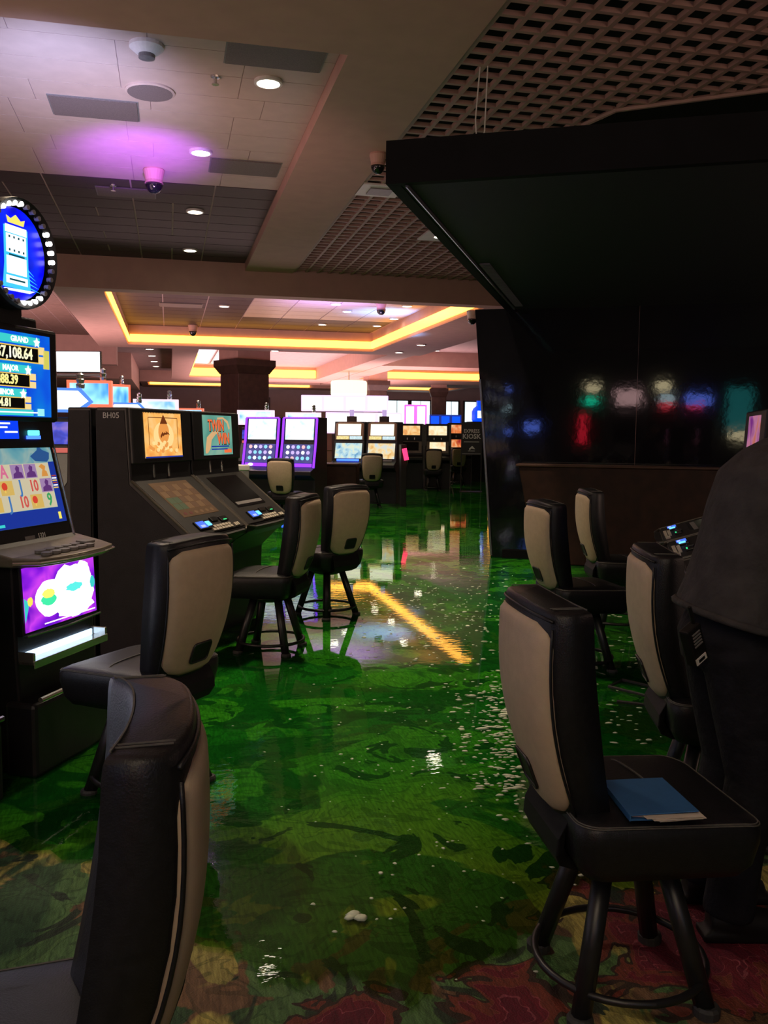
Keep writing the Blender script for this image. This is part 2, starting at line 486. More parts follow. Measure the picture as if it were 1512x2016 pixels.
FEET = [LD(l, d) for l, d in ((-.78, 6.2), (-.5, 7.4), (1.28, 5.8), (1.87, 7.0), (1.3, 3.4))]


def fleck(x, y, r, el, a, b):
    if any((x-p.x)**2+(y-p.y)**2 < .12 for p in FEET): return
    n = 7; rot = rr.uniform(-.3, .3) - YAW
    ring = []
    for k in range(n):
        t = 2*math.pi*k/n; q = r*rr.uniform(.7, 1.2)
        u, v = q*el*math.cos(t), q*math.sin(t)
        ring.append((x+u*math.cos(rot)-v*math.sin(rot), y+u*math.sin(rot)+v*math.cos(rot)))
    b.loft([[(p[0], p[1], WZ) for p in ring], [(x+(p[0]-x)*.6, y+(p[1]-y)*.6, WZ+r*.35) for p in ring]])


def scatter(n, l0, d0, sl, sd, r0, r1, el):
    for _ in range(n):
        p = LD(rr.gauss(l0, sl), rr.gauss(d0, sd))
        fleck(p.x, p.y, rr.uniform(r0, r1)*(1 if rr.random() < .9 else 1.7), el*rr.uniform(.7, 1.4), 0, fb)


scatter(330, .72, 4.6, .16, .42, .004, .010, 2.2)
scatter(170, .62, 3.9, .13, .28, .004, .010, 1.7)
scatter(200, .95, 4.7, .30, .55, .004, .009, 2.2)
scatter(110, .1, 4.4, .35, .5, .003, .006, 1.3)
scatter(420, .5, 7.6, .5, 1.1, .004, .009, 1.5)
scatter(240, 1.35, 6.6, .5, .9, .005, .010, 2.2)
scatter(45, .3, 3.1, .25, .3, .003, .006, 1.2)
for l, d, r in ((-.085, 2.72, .022), (-.062, 2.70, .02), (-.10, 2.70, .018), (.0, 2.99, .010), (.05, 3.06, .008), (-.22, 2.78, .009), (-.14, 2.62, .008), (-.03, 2.82, .007)):
    p = LD(l, d); fleck(p.x, p.y, r, 1.2, 0, fb)
tag(fb.obj('foam_fleck', foam_m, smooth=True), 'pale foam flecks floating on the green water', 'foam', kind='stuff')

# --- ceiling slab with the tiles as parts
slab_light = mat('ceiling_grout', (0.42, 0.30, 0.29), 0.7, noise=(4, 0.1))
ceil = struct(B().box(-14, 3.1, 9.9, 24, ZC-0.010, ZC+0.3).box(-14, 32, 24, 80, ZC-.010, ZC+.3).obj('ceiling', slab_light))


def tile(x0, x1, y0, y1, m, g=0.012, cache={}):
    sx, sy = round(x1-x0-2*g, 3), round(y1-y0-2*g, 3)
    k = (sx, sy, m.name)
    if k not in cache:
        o = B().box(-sx/2, sx/2, -sy/2, sy/2, -0.02, -0.0105).obj('ceiling_tile', m); cache[k] = o.data
    else:
        o = bpy.data.objects.new('ceiling_tile', cache[k]); C.objects.link(o)
    o.parent = ceil; o.location = ((x0+x1)/2, (y0+y1)/2, ZC)


TX = 1.45
for j, y in enumerate([9.95+.708*k for k in range(9)]):
    for i in range(-2, 2):
        x0 = -.53 + i*TX + (0 if j % 3 else .35)
        tile(max(x0, -3.2), min(x0+TX, 1.95), y, y+.708, tile_light, .005)
rt = random.Random(5)
for j in range(10):
    y = 16.35+.715*j
    for i in range(-3, 2):
        x0 = -.60+i*TX; x1 = min(x0+TX, 1.95)
        if rt.random() < .45 and x1-x0 > 1.2:
            tile(x0, x0+TX/2, y, y+.715, tile_dark, .018); tile(x0+TX/2, x1, y, y+.715, tile_dark, .018)
        else:
            tile(x0, x1, y, y+.715, tile_dark, .016)
# tiles inside the glowing coffer: dark at the left, pale in the middle
for j in range(14):
    y = 24.0+1.03*j
    for i in range(7):
        x0 = -1.6+i*TX; x1 = min(x0+TX, 8.65)
        pale = i >= 3 and 2 <= j <= 9
        tile(x0, x1, y, y+1.03, tile_light if pale else tile_dark, .018)
# plank ceiling left of the soffit
for i in range(6):
    for j in range(8):
        tile(-6.9+i*.68, -6.9+(i+1)*.68, 24+j*3.0, 27+j*3.0, mat('brown_plank', (0.20, 0.12, 0.095), .55, noise=(5, .15)), .015)

# beams
struct(B().box(1.95, 3.17, 1.0, 23.5, ZB, ZC+.25).obj('trim_1', paint))
struct(B().box(-14, 1.95, 1.0, 9.93, ZB, ZC+.25).obj('trim_2', paint))
struct(B().box(-14, 32, 23.5, 24.0, ZS, ZC+.25).obj('trim_3', paint))


def frame(name, x0, x1, y0, y1, hx0, hx1, hy0, hy1, z=ZS):
    """soffit with a rectangular opening and a glowing cove inside it"""
    b = B()
    zt = ZC+.01
    for (a0, a1, c0, c1) in ((x0, hx0, y0, y1), (hx1, x1, y0, y1), (hx0, hx1, y0, hy0), (hx0, hx1, hy1, y1)):
        if a1-a0 > .01 and c1-c0 > .01: b.box(a0, a1, c0, c1, z, zt)
    o = struct(b.obj(name, paint))
    return o


cove_m = glow('cove_glow', (1.0, 0.42, 0.06), 5.0)


def cove(parent, x0, x1, y0, y1, z0, z1):
    return B().box(x0, x1, y0, y1, z0, z1).obj('cove_strip', cove_m, parent)


f1 = frame('trim_4', -2.8, 11.2, 24.0, 39.6, -1.58, 8.67, 24.02, 38.3)
cove(f1, -1.5, 8.6, 38.22, 38.28, ZS+.12, ZS+.42)
cove(f1, -1.56, -1.5, 24.6, 38.2, ZS+.10, ZS+.30)
cove(f1, 8.58, 8.65, 24.6, 38.2, ZS+.12, ZS+.42)
f2 = frame('trim_5', .2, 10.9, 39.6, 64, 1.3, 9.7, 39.62, 60.0)
cove(f2, 1.35, 9.65, 59.85, 59.95, ZS+.1, ZS+.6)
cove(f2, 1.32, 1.38, 44, 59.8, ZS+.1, ZS+.3)
f3 = frame('trim_6', 10.95, 23.5, 46.0, 66, 12.2, 23.4, 48.5, 58.0)
cove(f3, 12.3, 23.3, 57.85, 57.95, ZS+.1, ZS+.5)
cove(f3, 12.22, 12.3, 49, 57.8, ZS+.1, ZS+.3)
f4 = frame('trim_7', -2.0, 23.0, 66.5, 75, -1.5, 22.5, 67.2, 71.5)
cove(f4, -1.4, 11, 71.3, 71.4, ZS+.05, ZS+.3)
cove(f4, 13.5, 22.4, 71.3, 71.4, ZS+.05, ZS+.5)
struct(B().box(-6.4, -2.3, 43.0, 44, 4.55, ZC).obj('trim_8', paint))
struct(B().box(-13, -2.0, 52, 66, 4.4, ZC).obj('trim_9', paint))

# outer walls
wall_m = mat('pale_wall', (0.55, 0.42, 0.42), .8, noise=(1.5, .06))
struct(B().box(-14.2, -14, -6, 76, 0, 6).obj('wall_left', wall_m))
struct(B().box(32, 32.2, -6, 76, 0, 6).obj('wall_right', wall_m))
bw = struct(B().box(-14, 32, 75.6, 76, 0, 6).obj('wall_back', wall_m))
day = glow('daylight_pane', (0.75, 0.93, 1.0), 1.5)
for k, (x0, x1) in enumerate(((5.8, 8.2), (18.3, 20.3), (20.6, 22.3), (23.6, 24.9), (25.5, 27.6))):
    wn = struct(B().box(x0-.1, x1+.1, 75.4, 75.6, 2.0, 4.4).obj('window_%d' % (k+1), dark_brown))
    for q in range(2):
        xa = x0+(x1-x0)*q/2
        B().box(xa+.03, xa+(x1-x0)/2-.03, 75.36, 75.42, 2.1, 4.3).obj('pane', day, wn)

# --- open grid ceiling on the right: blades are parts
grid = struct(B().box(3.2, 24, 2, 23.5, 7.0, 7.2).obj('ceiling.001', void_black))
P = 0.30; ZG = 5.68; BH = .055; BT = .055


def cut(x):
    """where the grid ends at the open bay above the black canopy"""
    return 23.45 if x < 5.45 else 11.3 if x < 5.6 else max(2.0, 10.75-.75*(x-5.6))


def blade(x0, x1, y0, y1, z0, z1):
    B().box(x0, x1, y0, y1, z0, z1).obj('grid_blade', grid_metal, grid)


nx = int((9.5-3.2)/P)
for i in range(nx+1):
    x = 3.22+i*P
    blade(x-BT/2, x+BT/2, 5.0, cut(x), ZG, ZG+BH)
    if x > 5.45: blade(x-BT/2, x+BT/2, 15.5, 23.45, ZG, ZG+BH)
for j in range(int((23.4-5.0)/P)):
    y = 5.1+j*P
    x1 = 9.5
    if y > 11.3: x1 = 5.45
    elif y > 7.8: x1 = min(9.5, 5.6+(10.75-y)/.75) if y < 10.75 else 5.6
    blade(3.2, x1, y-BT/2, y+BT/2, ZG+.002, ZG+BH-.002)
    if y > 15.5: blade(5.45, 9.5, y-BT/2, y+BT/2, ZG+.002, ZG+BH-.002)
# trim along the cut edge
B().tube([(5.45, 13.6, ZG), (5.45, 11.35, ZG), (5.6, 10.75, ZG), (9.5, 7.8, ZG)], .035, 6).obj('edge_trim', grid_metal, grid)
tag(B().tube([LD(1.05, 10.5, 5.75), LD(1.0, 10.45, 5.1), LD(1.02, 10.4, 4.75), LD(1.1, 10.4, 4.95), LD(1.13, 10.45, 5.75)], .008, 6).obj('hanging_wire', white_plastic),
    'thin pale wire looping down from the open grid ceiling', 'wire')

# ------------------------------------------------------------------ ceiling fixtures
lens_m = glow('warm_lens', (1.0, 0.88, 0.66), 14.0)


def downlight(label, x, y, z, r=.14, power=0.0, group=None, spot=110, square=0):
    t = thing('downlight', label, 'ceiling light', (x, y, z), 0, group)
    if square:
        B().box(-square, square, -square, square, -.03, .0).obj('mounting_plate', white_plastic, t)
    B().lathe([(r*1.25, 0.0), (r*1.25, -.035), (r*1.02, -.04), (r*1.0, 0.0)]).obj('trim_ring', white_plastic, t, smooth=False)
    B().lathe([(r*.99, -.012), (r*.95, -.034), (r*.5, -.042)]).obj('lens', lens_m, t)
    if power:
        lamp('downlight_beam', 'SPOT', (0, 0, -.09), power, WARM, .12, None, spot, .6, parent=t)
    return t


dl = [
 ('downlight nearest the camera, beside a grey panel on the pale tiles', 1.24, 11.38, ZC-.02, 560),
 ('downlight on the pale tiles just before the dark tiles begin', .53, 14.4, ZC-.02, 560),
 ('nearer of the two downlights set in the dark ceiling tiles', .55, 18.22, ZC-.02, 560),
 ('farther of the two downlights in the dark ceiling tiles, by the cross beam', .54, 22.07, ZC-.02, 560),
]
for lb, x, y, z, pw in dl: downlight(lb, x, y, z, .14, pw)
# overhead and behind the photographer: seen only as glints in the water
for k, (x, y, z, pw) in enumerate(((-.7, 7.3, ZB, 520), (1.9, 8.2, ZB, 620), (2.0, 5.2, ZC, 480), (-1.2, 3.4, ZC, 430), (.3, 2.0, ZC, 260), (-2.6, 6.2, ZC, 330))):
    downlight(['ceiling downlight over the flooded aisle, left of the long beam', 'ceiling downlight over the flooded aisle, near the long beam', 'ceiling downlight above the right hand chairs',
               'ceiling downlight above the left hand chair backs', 'ceiling downlight directly over the shallow water edge', 'ceiling downlight above the left slot machines'][k], x, y, z, .14, pw)
# open grid fixtures
downlight('lit square fixture in the open grid ceiling, left of the canopy', 5.62, 18.3, ZG+.0, .16, 260, square=.42)
for lb, x, y in (('unlit square fixture at the edge of the open grid beside the long beam', 3.55, 15.2), ('unlit square fixture in the far part of the open grid by the canopy edge', 7.4, 19.4)):
    t = thing('square_fixture', lb, 'ceiling light', (x, y, ZG))
    B().box(-.36, .36, -.36, .36, -.03, .0).obj('mounting_plate', white_plastic, t)
    B().box(-.2, .2, -.2, .2, -.05, -.025).obj('diffuser', grey_plastic, t)
coff = [(1.6, 26.3), (1.9, 31.5), (5.2, 27.2), (5.5, 29.9), (6.2, 31.5), (7.9, 29.6), (6.0, 35.6), (8.3, 33.0), (8.2, 35.4)]
for k, (x, y) in enumerate(coff):
    downlight('small downlight inside the glowing coffer, number %d from its near left corner' % (k+1) if False else
              ['small downlight in dark tiles of the glowing coffer, nearest', 'small downlight in dark tiles of the glowing coffer, farther back', 'small downlight on the coffer pale tiles, nearest edge',
               'small downlight on the coffer pale tiles, left of centre', 'small downlight on the coffer pale tiles, at centre', 'small downlight on the coffer pale tiles, by a grey panel',
               'small downlight at the far dark edge of the coffer', 'small downlight at the right side of the coffer, middle', 'small downlight in the far right corner of the coffer'][k], x, y, ZC-.02, .15, {0: 420, 2: 420, 4: 150}.get(k, 0))
for k, (x, y, z) in enumerate(((9.8, 34.5, ZS), (9.8, 38.0, ZS), (4.5, 39.0, ZS), (11.6, 45.2, ZC-.02), (13.6, 45.0, ZC-.02))):
    downlight(['recessed downlight in the soffit right of the glowing coffer', 'recessed downlight at the soffit far right corner', 'recessed downlight in the soffit beyond the coffer far edge',
               'downlight washing the far tan bulkhead, left one', 'downlight washing the far tan bulkhead, right one'][k], x, y, z, .16, 90 if k > 2 else 0)
for k in range(5):
    downlight(['nearest', 'second', 'middle', 'fourth', 'farthest'][k]+' of the line of five small downlights on the far left ceiling', -1.0+.05*k, 45.0+4.3*k, ZC, .2, 0, 'line of downlights on the far left ceiling')


def dome(label, x, y, z, s=1.0, m=None):
    t = thing('dome_camera', label, 'camera', (x, y, z))
    B().lathe([(.13*s, 0), (.14*s, -.03*s), (.11*s, -.16*s), (.12*s, -.2*s)], 20).obj('housing', m or paint, t, smooth=False)
    B().lathe([(.115*s, -.2*s)] + [(.115*s*math.cos(a*math.pi/16), -.2*s-.13*s*math.sin(a*math.pi/16)) for a in range(1, 8)], 20).obj('dome', mat('smoked_dome', (.01, .01, .012), .08, spec=.7), t, smooth=True)
    return t


dome('dome security camera on the pale tiles at the dark tile edge', -.19, 15.6, ZC, 1.25)
dome('dome security camera under the long ceiling beam', 3.05, 13.2, ZB, .9)
dome('dome security camera in the near left corner of the glowing coffer', -.7, 25.0, ZC, 1.2, white_plastic)
dome('dome security camera on the coffer far cove', 1.0, 37.6, ZC, 1.4)
dome('dome security camera in the middle of the coffer pale tiles', 6.9, 29.2, ZC, 1.3)
dome('dome security camera under the soffit beside the black canopy', 8.5, 24.6, ZS, 1.2, white_plastic)
t = thing('smoke_detector', 'white smoke detector on the pale ceiling tiles', 'detector', (-.19, 10.69, ZC-.02))
B().lathe([(.19, 0), (.19, -.04), (.13, -.09), (.10, -.11)], 24).obj('body', white_plastic, t)
B().lathe([(.09, -.10), (.09, -.15), (.03, -.17)], 20).obj('sensor', grey_plastic, t)
t = thing('ceiling_speaker', 'round flush speaker grille painted like the pale ceiling tiles', 'speaker', (-.18, 12.09, ZC-.02))
B().lathe([(.31, 0), (.31, -.02), (.29, -.03)], 28).obj('rim', tile_light, t)
B().lathe([(.285, -.01), (.28, -.034)], 28).obj('grille', vent_grey, t)
for lb, x, y, a, b_ in (('grey ceiling panel beside the nearest downlight', 1.24, 10.6, .55, .34), ('grey ceiling panel on the left of the pale tiles', -.91, 12.9, .55, .36), ('grey ceiling panel near the beam by the dark tiles', 1.256, 15.08, .55, .38),
                         ('grey ceiling panel in the coffer left part, nearer', .35, 26.8, .7, .45), ('grey ceiling panel in the coffer left part, farther', .45, 31.8, .7, .45), ('grey ceiling panel on the coffer pale tiles', 8.0, 29.0, .7, .35),
                         ('grey ceiling panel among the dark tiles by the camera', -.7, 17.2, .5, .3)):
    t = thing('ceiling_panel', lb, 'ceiling panel', (x, y, ZC-.02))
    B().box(-a, a, -b_, b_, -.02, .0).obj('plate', vent_grey, t)
    B().box(-a-.02, a+.02, -b_-.02, b_+.02, -.008, .0).obj('border', grey_plastic, t)
for lb, x, y in (('small sprinkler head among the pale ceiling tiles', .6, 11.4), ('small sprinkler head hanging from the dark ceiling tiles', -.9, 16.75)):
    t = thing('sprinkler', lb, 'sprinkler', (x, y, ZC-.02))
    B().lathe([(.06, 0), (.055, -.02), (.02, -.03), (.02, -.09)], 12).obj('pipe', chrome, t)
    B().lathe([(.045, -.09), (.045, -.10)], 12).obj('deflector', chrome, t)
# pale light troughs in the second coffer
for k, lb in enumerate(('bright slotted light panel in the far left coffer, left strip', 'bright slotted light panel in the far left coffer, right strip')):
    t = thing('light_panel', lb, 'ceiling light', (2.0+1.1*k, 52, ZC-.02))
    B().box(-.5, .5, -6, 6, -.03, 0).obj('frame', white_plastic, t)
    B().box(-.42, .42, -5.9, 5.9, -.045, -.028).obj('diffuser', glow('pale_panel', (.9, .8, 1.0), 1.2), t)

# ------------------------------------------------------------------ stools
TILT = R(3.5)


def yback(z):
    """rear surface of the backrest (reclines and bows backwards)"""
    t = (z-.50)/.60
    return -.210 - .115*t - .048*math.sin(math.pi*min(1, max(0, t)))


def halfw(z):
    t = max(0, min(1, (z-.50)/.60))
    return .165 + .055*math.sin(math.pi*.5*min(1, t*1.5)) - .004*max(0, t-.8)/.2


def rear_pt(s, z, off=0.0):
    """s in -1..1 across; the sides wrap forward"""
    wz = halfw(z)
    y = yback(z) + .042*abs(s)**2.4 - off
    zc = z + .018*(1-s*s)*max(0, (z-.95)/.15)
    return Vector((s*wz, y, .5+(zc-.5)*1.03))


def back_shell():
    rings = []
    zs = [.505, .512, .535, .58, .65, .73, .81, .89, .96, 1.02, 1.06, 1.078, 1.085, 1.089]
    ins = [.024, .010, .003, 0, 0, 0, 0, 0, 0, 0, .0, .002, .005, .012]
    n = 14
    for z, i in zip(zs, ins):
        th = .078 + .040*math.sin(math.pi*.9*min(1, (z-.5)/.6)) + .008*max(0, (z-.95)/.14)
        wz = halfw(z); k = (wz-i)/wz
        ring = []
        for q in range(n+1):
            s = -1+2*q/n
            p = rear_pt(s, z); edge = .012*abs(s)**10
            ring.append(Vector((p.x*k, p.y + i*.8 + edge, p.z)))
        for q in range(n+1):
            s = 1-2*q/n
            p = rear_pt(s, z); edge = .016*abs(s)**8
            ring.append(Vector((p.x*k*(.985), p.y + th - i*.8 - edge + .012*abs(s)**3, p.z + .004)))
        rings.append(ring)
    return B().loft(rings)


def rear_panel():
    """beige panel on the back, a slightly domed pad with rounded corners"""
    z0, z1, m = .548, 1.052, 0.014
    rows = 20; cols = 12; rc = .055
    def hw(z):
        d = min(z-z0, z1-z); r = rc if z > .8 else .085
        c = 0 if d >= r else r - math.sqrt(max(0, r*r-(r-d)**2))
        return (halfw(z)-m-c)
    f = []; bck = []
    for i in range(rows+1):
        t = i/rows; z = z0+(z1-z0)*(t + .055*math.sin(2*math.pi*t)*-1)
        z = max(z0, min(z1, z))
        rf = []; rb = []
        for j in range(cols+1):
            s0 = -1+2*j/cols; wv = hw(z); s = s0*wv/halfw(z)
            e = min(1.0, 6*min(1-abs(s0), 1e9)) ; ez = min(1.0, 18*min(t, 1-t))
            rf.append(rear_pt(s, z, .004+.010*math.sqrt(max(0, e*ez))))
            rb.append(rear_pt(s, z, -.012))
        f.append(rf); bck.append(rb)
    b = B(); n = cols+1
    vs = [p for r in f for p in r] + [p for r in bck for p in r]; N = n*(rows+1); fs = []
    for i in range(rows):
        for j in range(cols):
            a = i*n+j
            fs.append((a, a+1, a+n+1, a+n)); fs.append((N+a, N+a+n, N+a+n+1, N+a+1))
    for i in range(rows):
        for a in (i*n, i*n+cols):
            fs.append((a, a+n, N+a+n, N+a))
    for j in range(cols):
        for a in (j, rows*n+j):
            fs.append((a, N+a, N+a+1, a+1))
    return b.add(vs, fs)


def rounded(x0, x1, y0, y1, r, n=5):
    pts = []
    for cx, cy, a0 in ((x1-r, y1-r, 0), (x0+r, y1-r, 90), (x0+r, y0+r, 180), (x1-r, y0+r, 270)):
        for k in range(n+1):
            a = R(a0+90*k/n); pts.append((cx+r*math.cos(a), cy+r*math.sin(a)))
    return pts


def make_stool():
    t = thing('casino_stool', 'stool', 'stool')
    # seat pad: deep boxed cushion
    rings = []
    for z, ins in ((.405, .05), (.41, .035), (.45, .012), (.52, .0), (.555, .0), (.568, .008), (.576, .03), (.581, .09)):
        rings.append([Vector((x, y, z - .016*max(0, (y-.1)/.16)**2)) for x, y in rounded(-.25+ins, .25-ins, -.215+ins, .29-ins, .06)])
    B().loft(rings).obj('seat', leather, t, smooth=True)
    st = B()
    for off in (0, .009):
        st.tube([Vector((x, y, .5685-off*.35 - .016*max(0, (y-.1)/.16)**2)) for x, y in rounded(-.244-off*.4, .244+off*.4, -.209-off*.4, .284+off*.4, .06)], .0022, 4, True)
    st.tube([(x, .035+.03*math.sin(math.pi*(x+.21)/.42), .5815-.5*max(0, abs(x)-.15)**2*8) for x in [-.205+.41*k/14 for k in range(15)]], .003, 4)
    st.obj('seat_stitching', thread, t)
    sh = back_shell().obj('backrest', leather, t, smooth=True)
    B_ = rear_panel().obj('rear_panel', beige, t, smooth=True); B_['label'] = 'beige padded rear panel'
    # piping around the panel and seams on the front edge
    pp = B()
    for z0, z1, s in ((.56, 1.05, -1), (.56, 1.05, 1)):
        pp.tube([rear_pt(s*.965, z0+(z1-z0)*k/12, .002) for k in range(13)], .004, 5)
    pp.tube([rear_pt(-.965+1.93*k/12, 1.068, .001) for k in range(13)], .0045, 5)
    pp.obj('piping', leather, sh, smooth=True)
    fs = B()
    for dy in (0, .012):
        pts = []
        for k in range(11):
            z = .56+.5*k/10; th = .078+.040*math.sin(math.pi*.9*min(1, (z-.5)/.6)) + .008*max(0, (z-.95)/.14)
            pts.append(rear_pt(-.955, z)+Vector((-.001-.0, th-.026-dy, .004)))
        fs.tube(pts, .0018, 4); fs.tube([Vector((-p.x, p.y, p.z)) for p in pts], .0018, 4)
    fs.tube([rear_pt(-.9+1.8*k/12, 1.089)+Vector((0, .095, .003)) for k in range(13)], .002, 4)
    for s in (-.84, -.80, .80, .84):
        fs.tube([rear_pt(s, 1.089)+Vector((0, .015+.085*k/6, .0015)) for k in range(7)], .0016, 4)
    fs.obj('back_stitching', thread, sh)
    # grab slot
    zc = .635
    def slot(hw_, hh, off0, off1):
        pts = rounded(-hw_, hw_, zc-hh, zc+hh, .014, 3)
        def P3(x, z, off): return rear_pt(x/halfw(z), z, off)
        return B().loft([[P3(x, z, off0) for x, z in pts], [P3(x, z, off1) for x, z in pts]])
    hd = slot(.056, .040, .0, .0185).obj('grab_handle', handle_black, t); hd['label'] = 'black recessed grab handle'
    b2 = B()
    pts = rounded(-.056, .056, zc-.040, zc+.040, .014, 3)
    b2.tube([rear_pt(x/halfw(z), z, .018) for x, z in pts], .005, 6, True)
    b2.obj('handle_rim', steel_black, hd, smooth=True)
    # bracket that carries the back
    br = B()
    path = [(-.185, .60), (-.205, .55), (-.228, .505), (-.232, .46), (-.215, .425), (-.17, .402), (-.10, .392)]
    br.loft([[Vector((hw_*sg, y+oy, z+oz)) for hw_, sg, oy, oz in ((.15-.05*max(0, k-3)/3, -1, -.012, -.008), (.15-.05*max(0, k-3)/3, 1, -.012, -.008), (.14-.05*max(0, k-3)/3, 1, .014, .010), (.14-.05*max(0, k-3)/3, -1, .014, .010))]
             for k, (y, z) in enumerate(path)])
    br.obj('back_bracket', mat('bracket_black', (.006, .006, .007), .6, noise=(40, .2), spec=.2), t, bevel=.006)
    B().lathe([(.09, .36), (.13, .375), (.15, .39), (.15, .41)], 20).obj('swivel_plate', steel_black, t)
    for sx, sy in ((-1, -1), (1, -1), (1, 1), (-1, 1)):
        lg = B().tube([(sx*.085, sy*.085, .395), (sx*.175, sy*.175, .012)], .028, 10).obj('leg', steel_black, t, smooth=True)
        B().lathe([(.035, .0), (.036, .022), (.03, .03)], 12, (sx*.177, sy*.177, 0)).obj('foot_cap', rubber, lg)
    ring = [(.236*math.cos(2*math.pi*k/36), .236*math.sin(2*math.pi*k/36), .085) for k in range(36)]
    B().tube(ring, .011, 8, True).obj('foot_ring', steel_black, t, smooth=True)
    return t


proto = make_stool(); used = [False]
H0 = 0.0


def stool(label, l, d, face, group=None):
    """l, d: middle of the top of the back; face: heading of the sitter in degrees, measured
    anticlockwise from due right of the photographer (right 0, ahead 90, left 180)"""
    o = proto if not used[0] else copy_tree(proto)
    used[0] = True
    a = R(face) - YAW                    # heading in the room
    hx, hy = math.cos(a), math.sin(a)
    p = LD(l, d)
    o.location = (p.x + hx*.27, p.y + hy*.27, 0); o.rotation_euler = (0, 0, a - math.pi/2)
    o['label'] = label
    o['group'] = 'black and beige casino stools'
    return o


stool('black and beige stool at the lower left, seen from its side, closest to the camera', -0.355, 1.385, 196)
stool('stool facing the slot machine with the purple lower panel', -.765, 3.62, 154)
stool('stool at the dark twin slant machines, nearer the camera of the two', -.535, 6.15, 167)
stool('stool at the far end of the twin slant machines, in front of the flooded aisle', -.28, 7.25, 137)
stool('large right foreground stool with a blue folder on its seat', 0.41, 2.37, 8)
stool('stool directly behind the standing person in dark clothes', 1.03, 3.42, -6)
stool('stool in front of the brown panel, left of the two there', 1.02, 5.75, 12)
stool('stool in front of the brown panel, right and farther of the two', 1.6, 7.0, 0)
stool('distant stool at the two machines with purple lit edges', -1.68, 14.3, 78)
stool('distant stool in front of the two yellow lit machines', -.25, 18.2, 95)
stool('distant stool turned sideways left of the orange screen machines', .47, 21.5, 160)
stool('distant stool facing the middle orange screen machine', 1.32, 23.8, 92)
stool('distant stool facing the far right red screen machine', 2.22, 26.5, 92)

# ------------------------------------------------------------------ slot machines
A15 = math.pi/2 - R(15) - YAW           # heading of the machine rows (local x runs away from the camera)


def row_matrix(l, d):
    return LD(l, d), A15


glass_m = mat('dark_screen_glass', (0.006, 0.006, 0.007), 0.12, noise=(4, .1), spec=.6)
bulb_on = glow('bulb_lit', (1.0, .95, .92), 3.0)
bulb_off = mat('bulb_unlit', (.32, .30, .34), .3, noise=(30, .1))
blue_led = glow('blue_led', (0.03, 0.10, 1.0), 4.0)
cyan_led = glow('cyan_led', (0.10, 0.75, 1.0), 2.2)
green_led = glow('green_led', (0.05, 0.8, 0.25), 1.2)
whitish = glow('screen_white', (1, 1, 1), 1.3)
pale_yel = glow('screen_yellow', (1.0, .85, .12), 1.0)
gold = glow('screen_gold', (0.95, .62, .12), .9)
black_em = mat('screen_black', (0.004, 0.004, 0.004), .3, noise=(9, .1))
teal = glow('screen_teal', (0.05, .72, .70), .9)
royal = glow('screen_royal', (0.0, .05, .95), 1.0)
navy = glow('screen_navy', (0.01, .04, .38), .8)


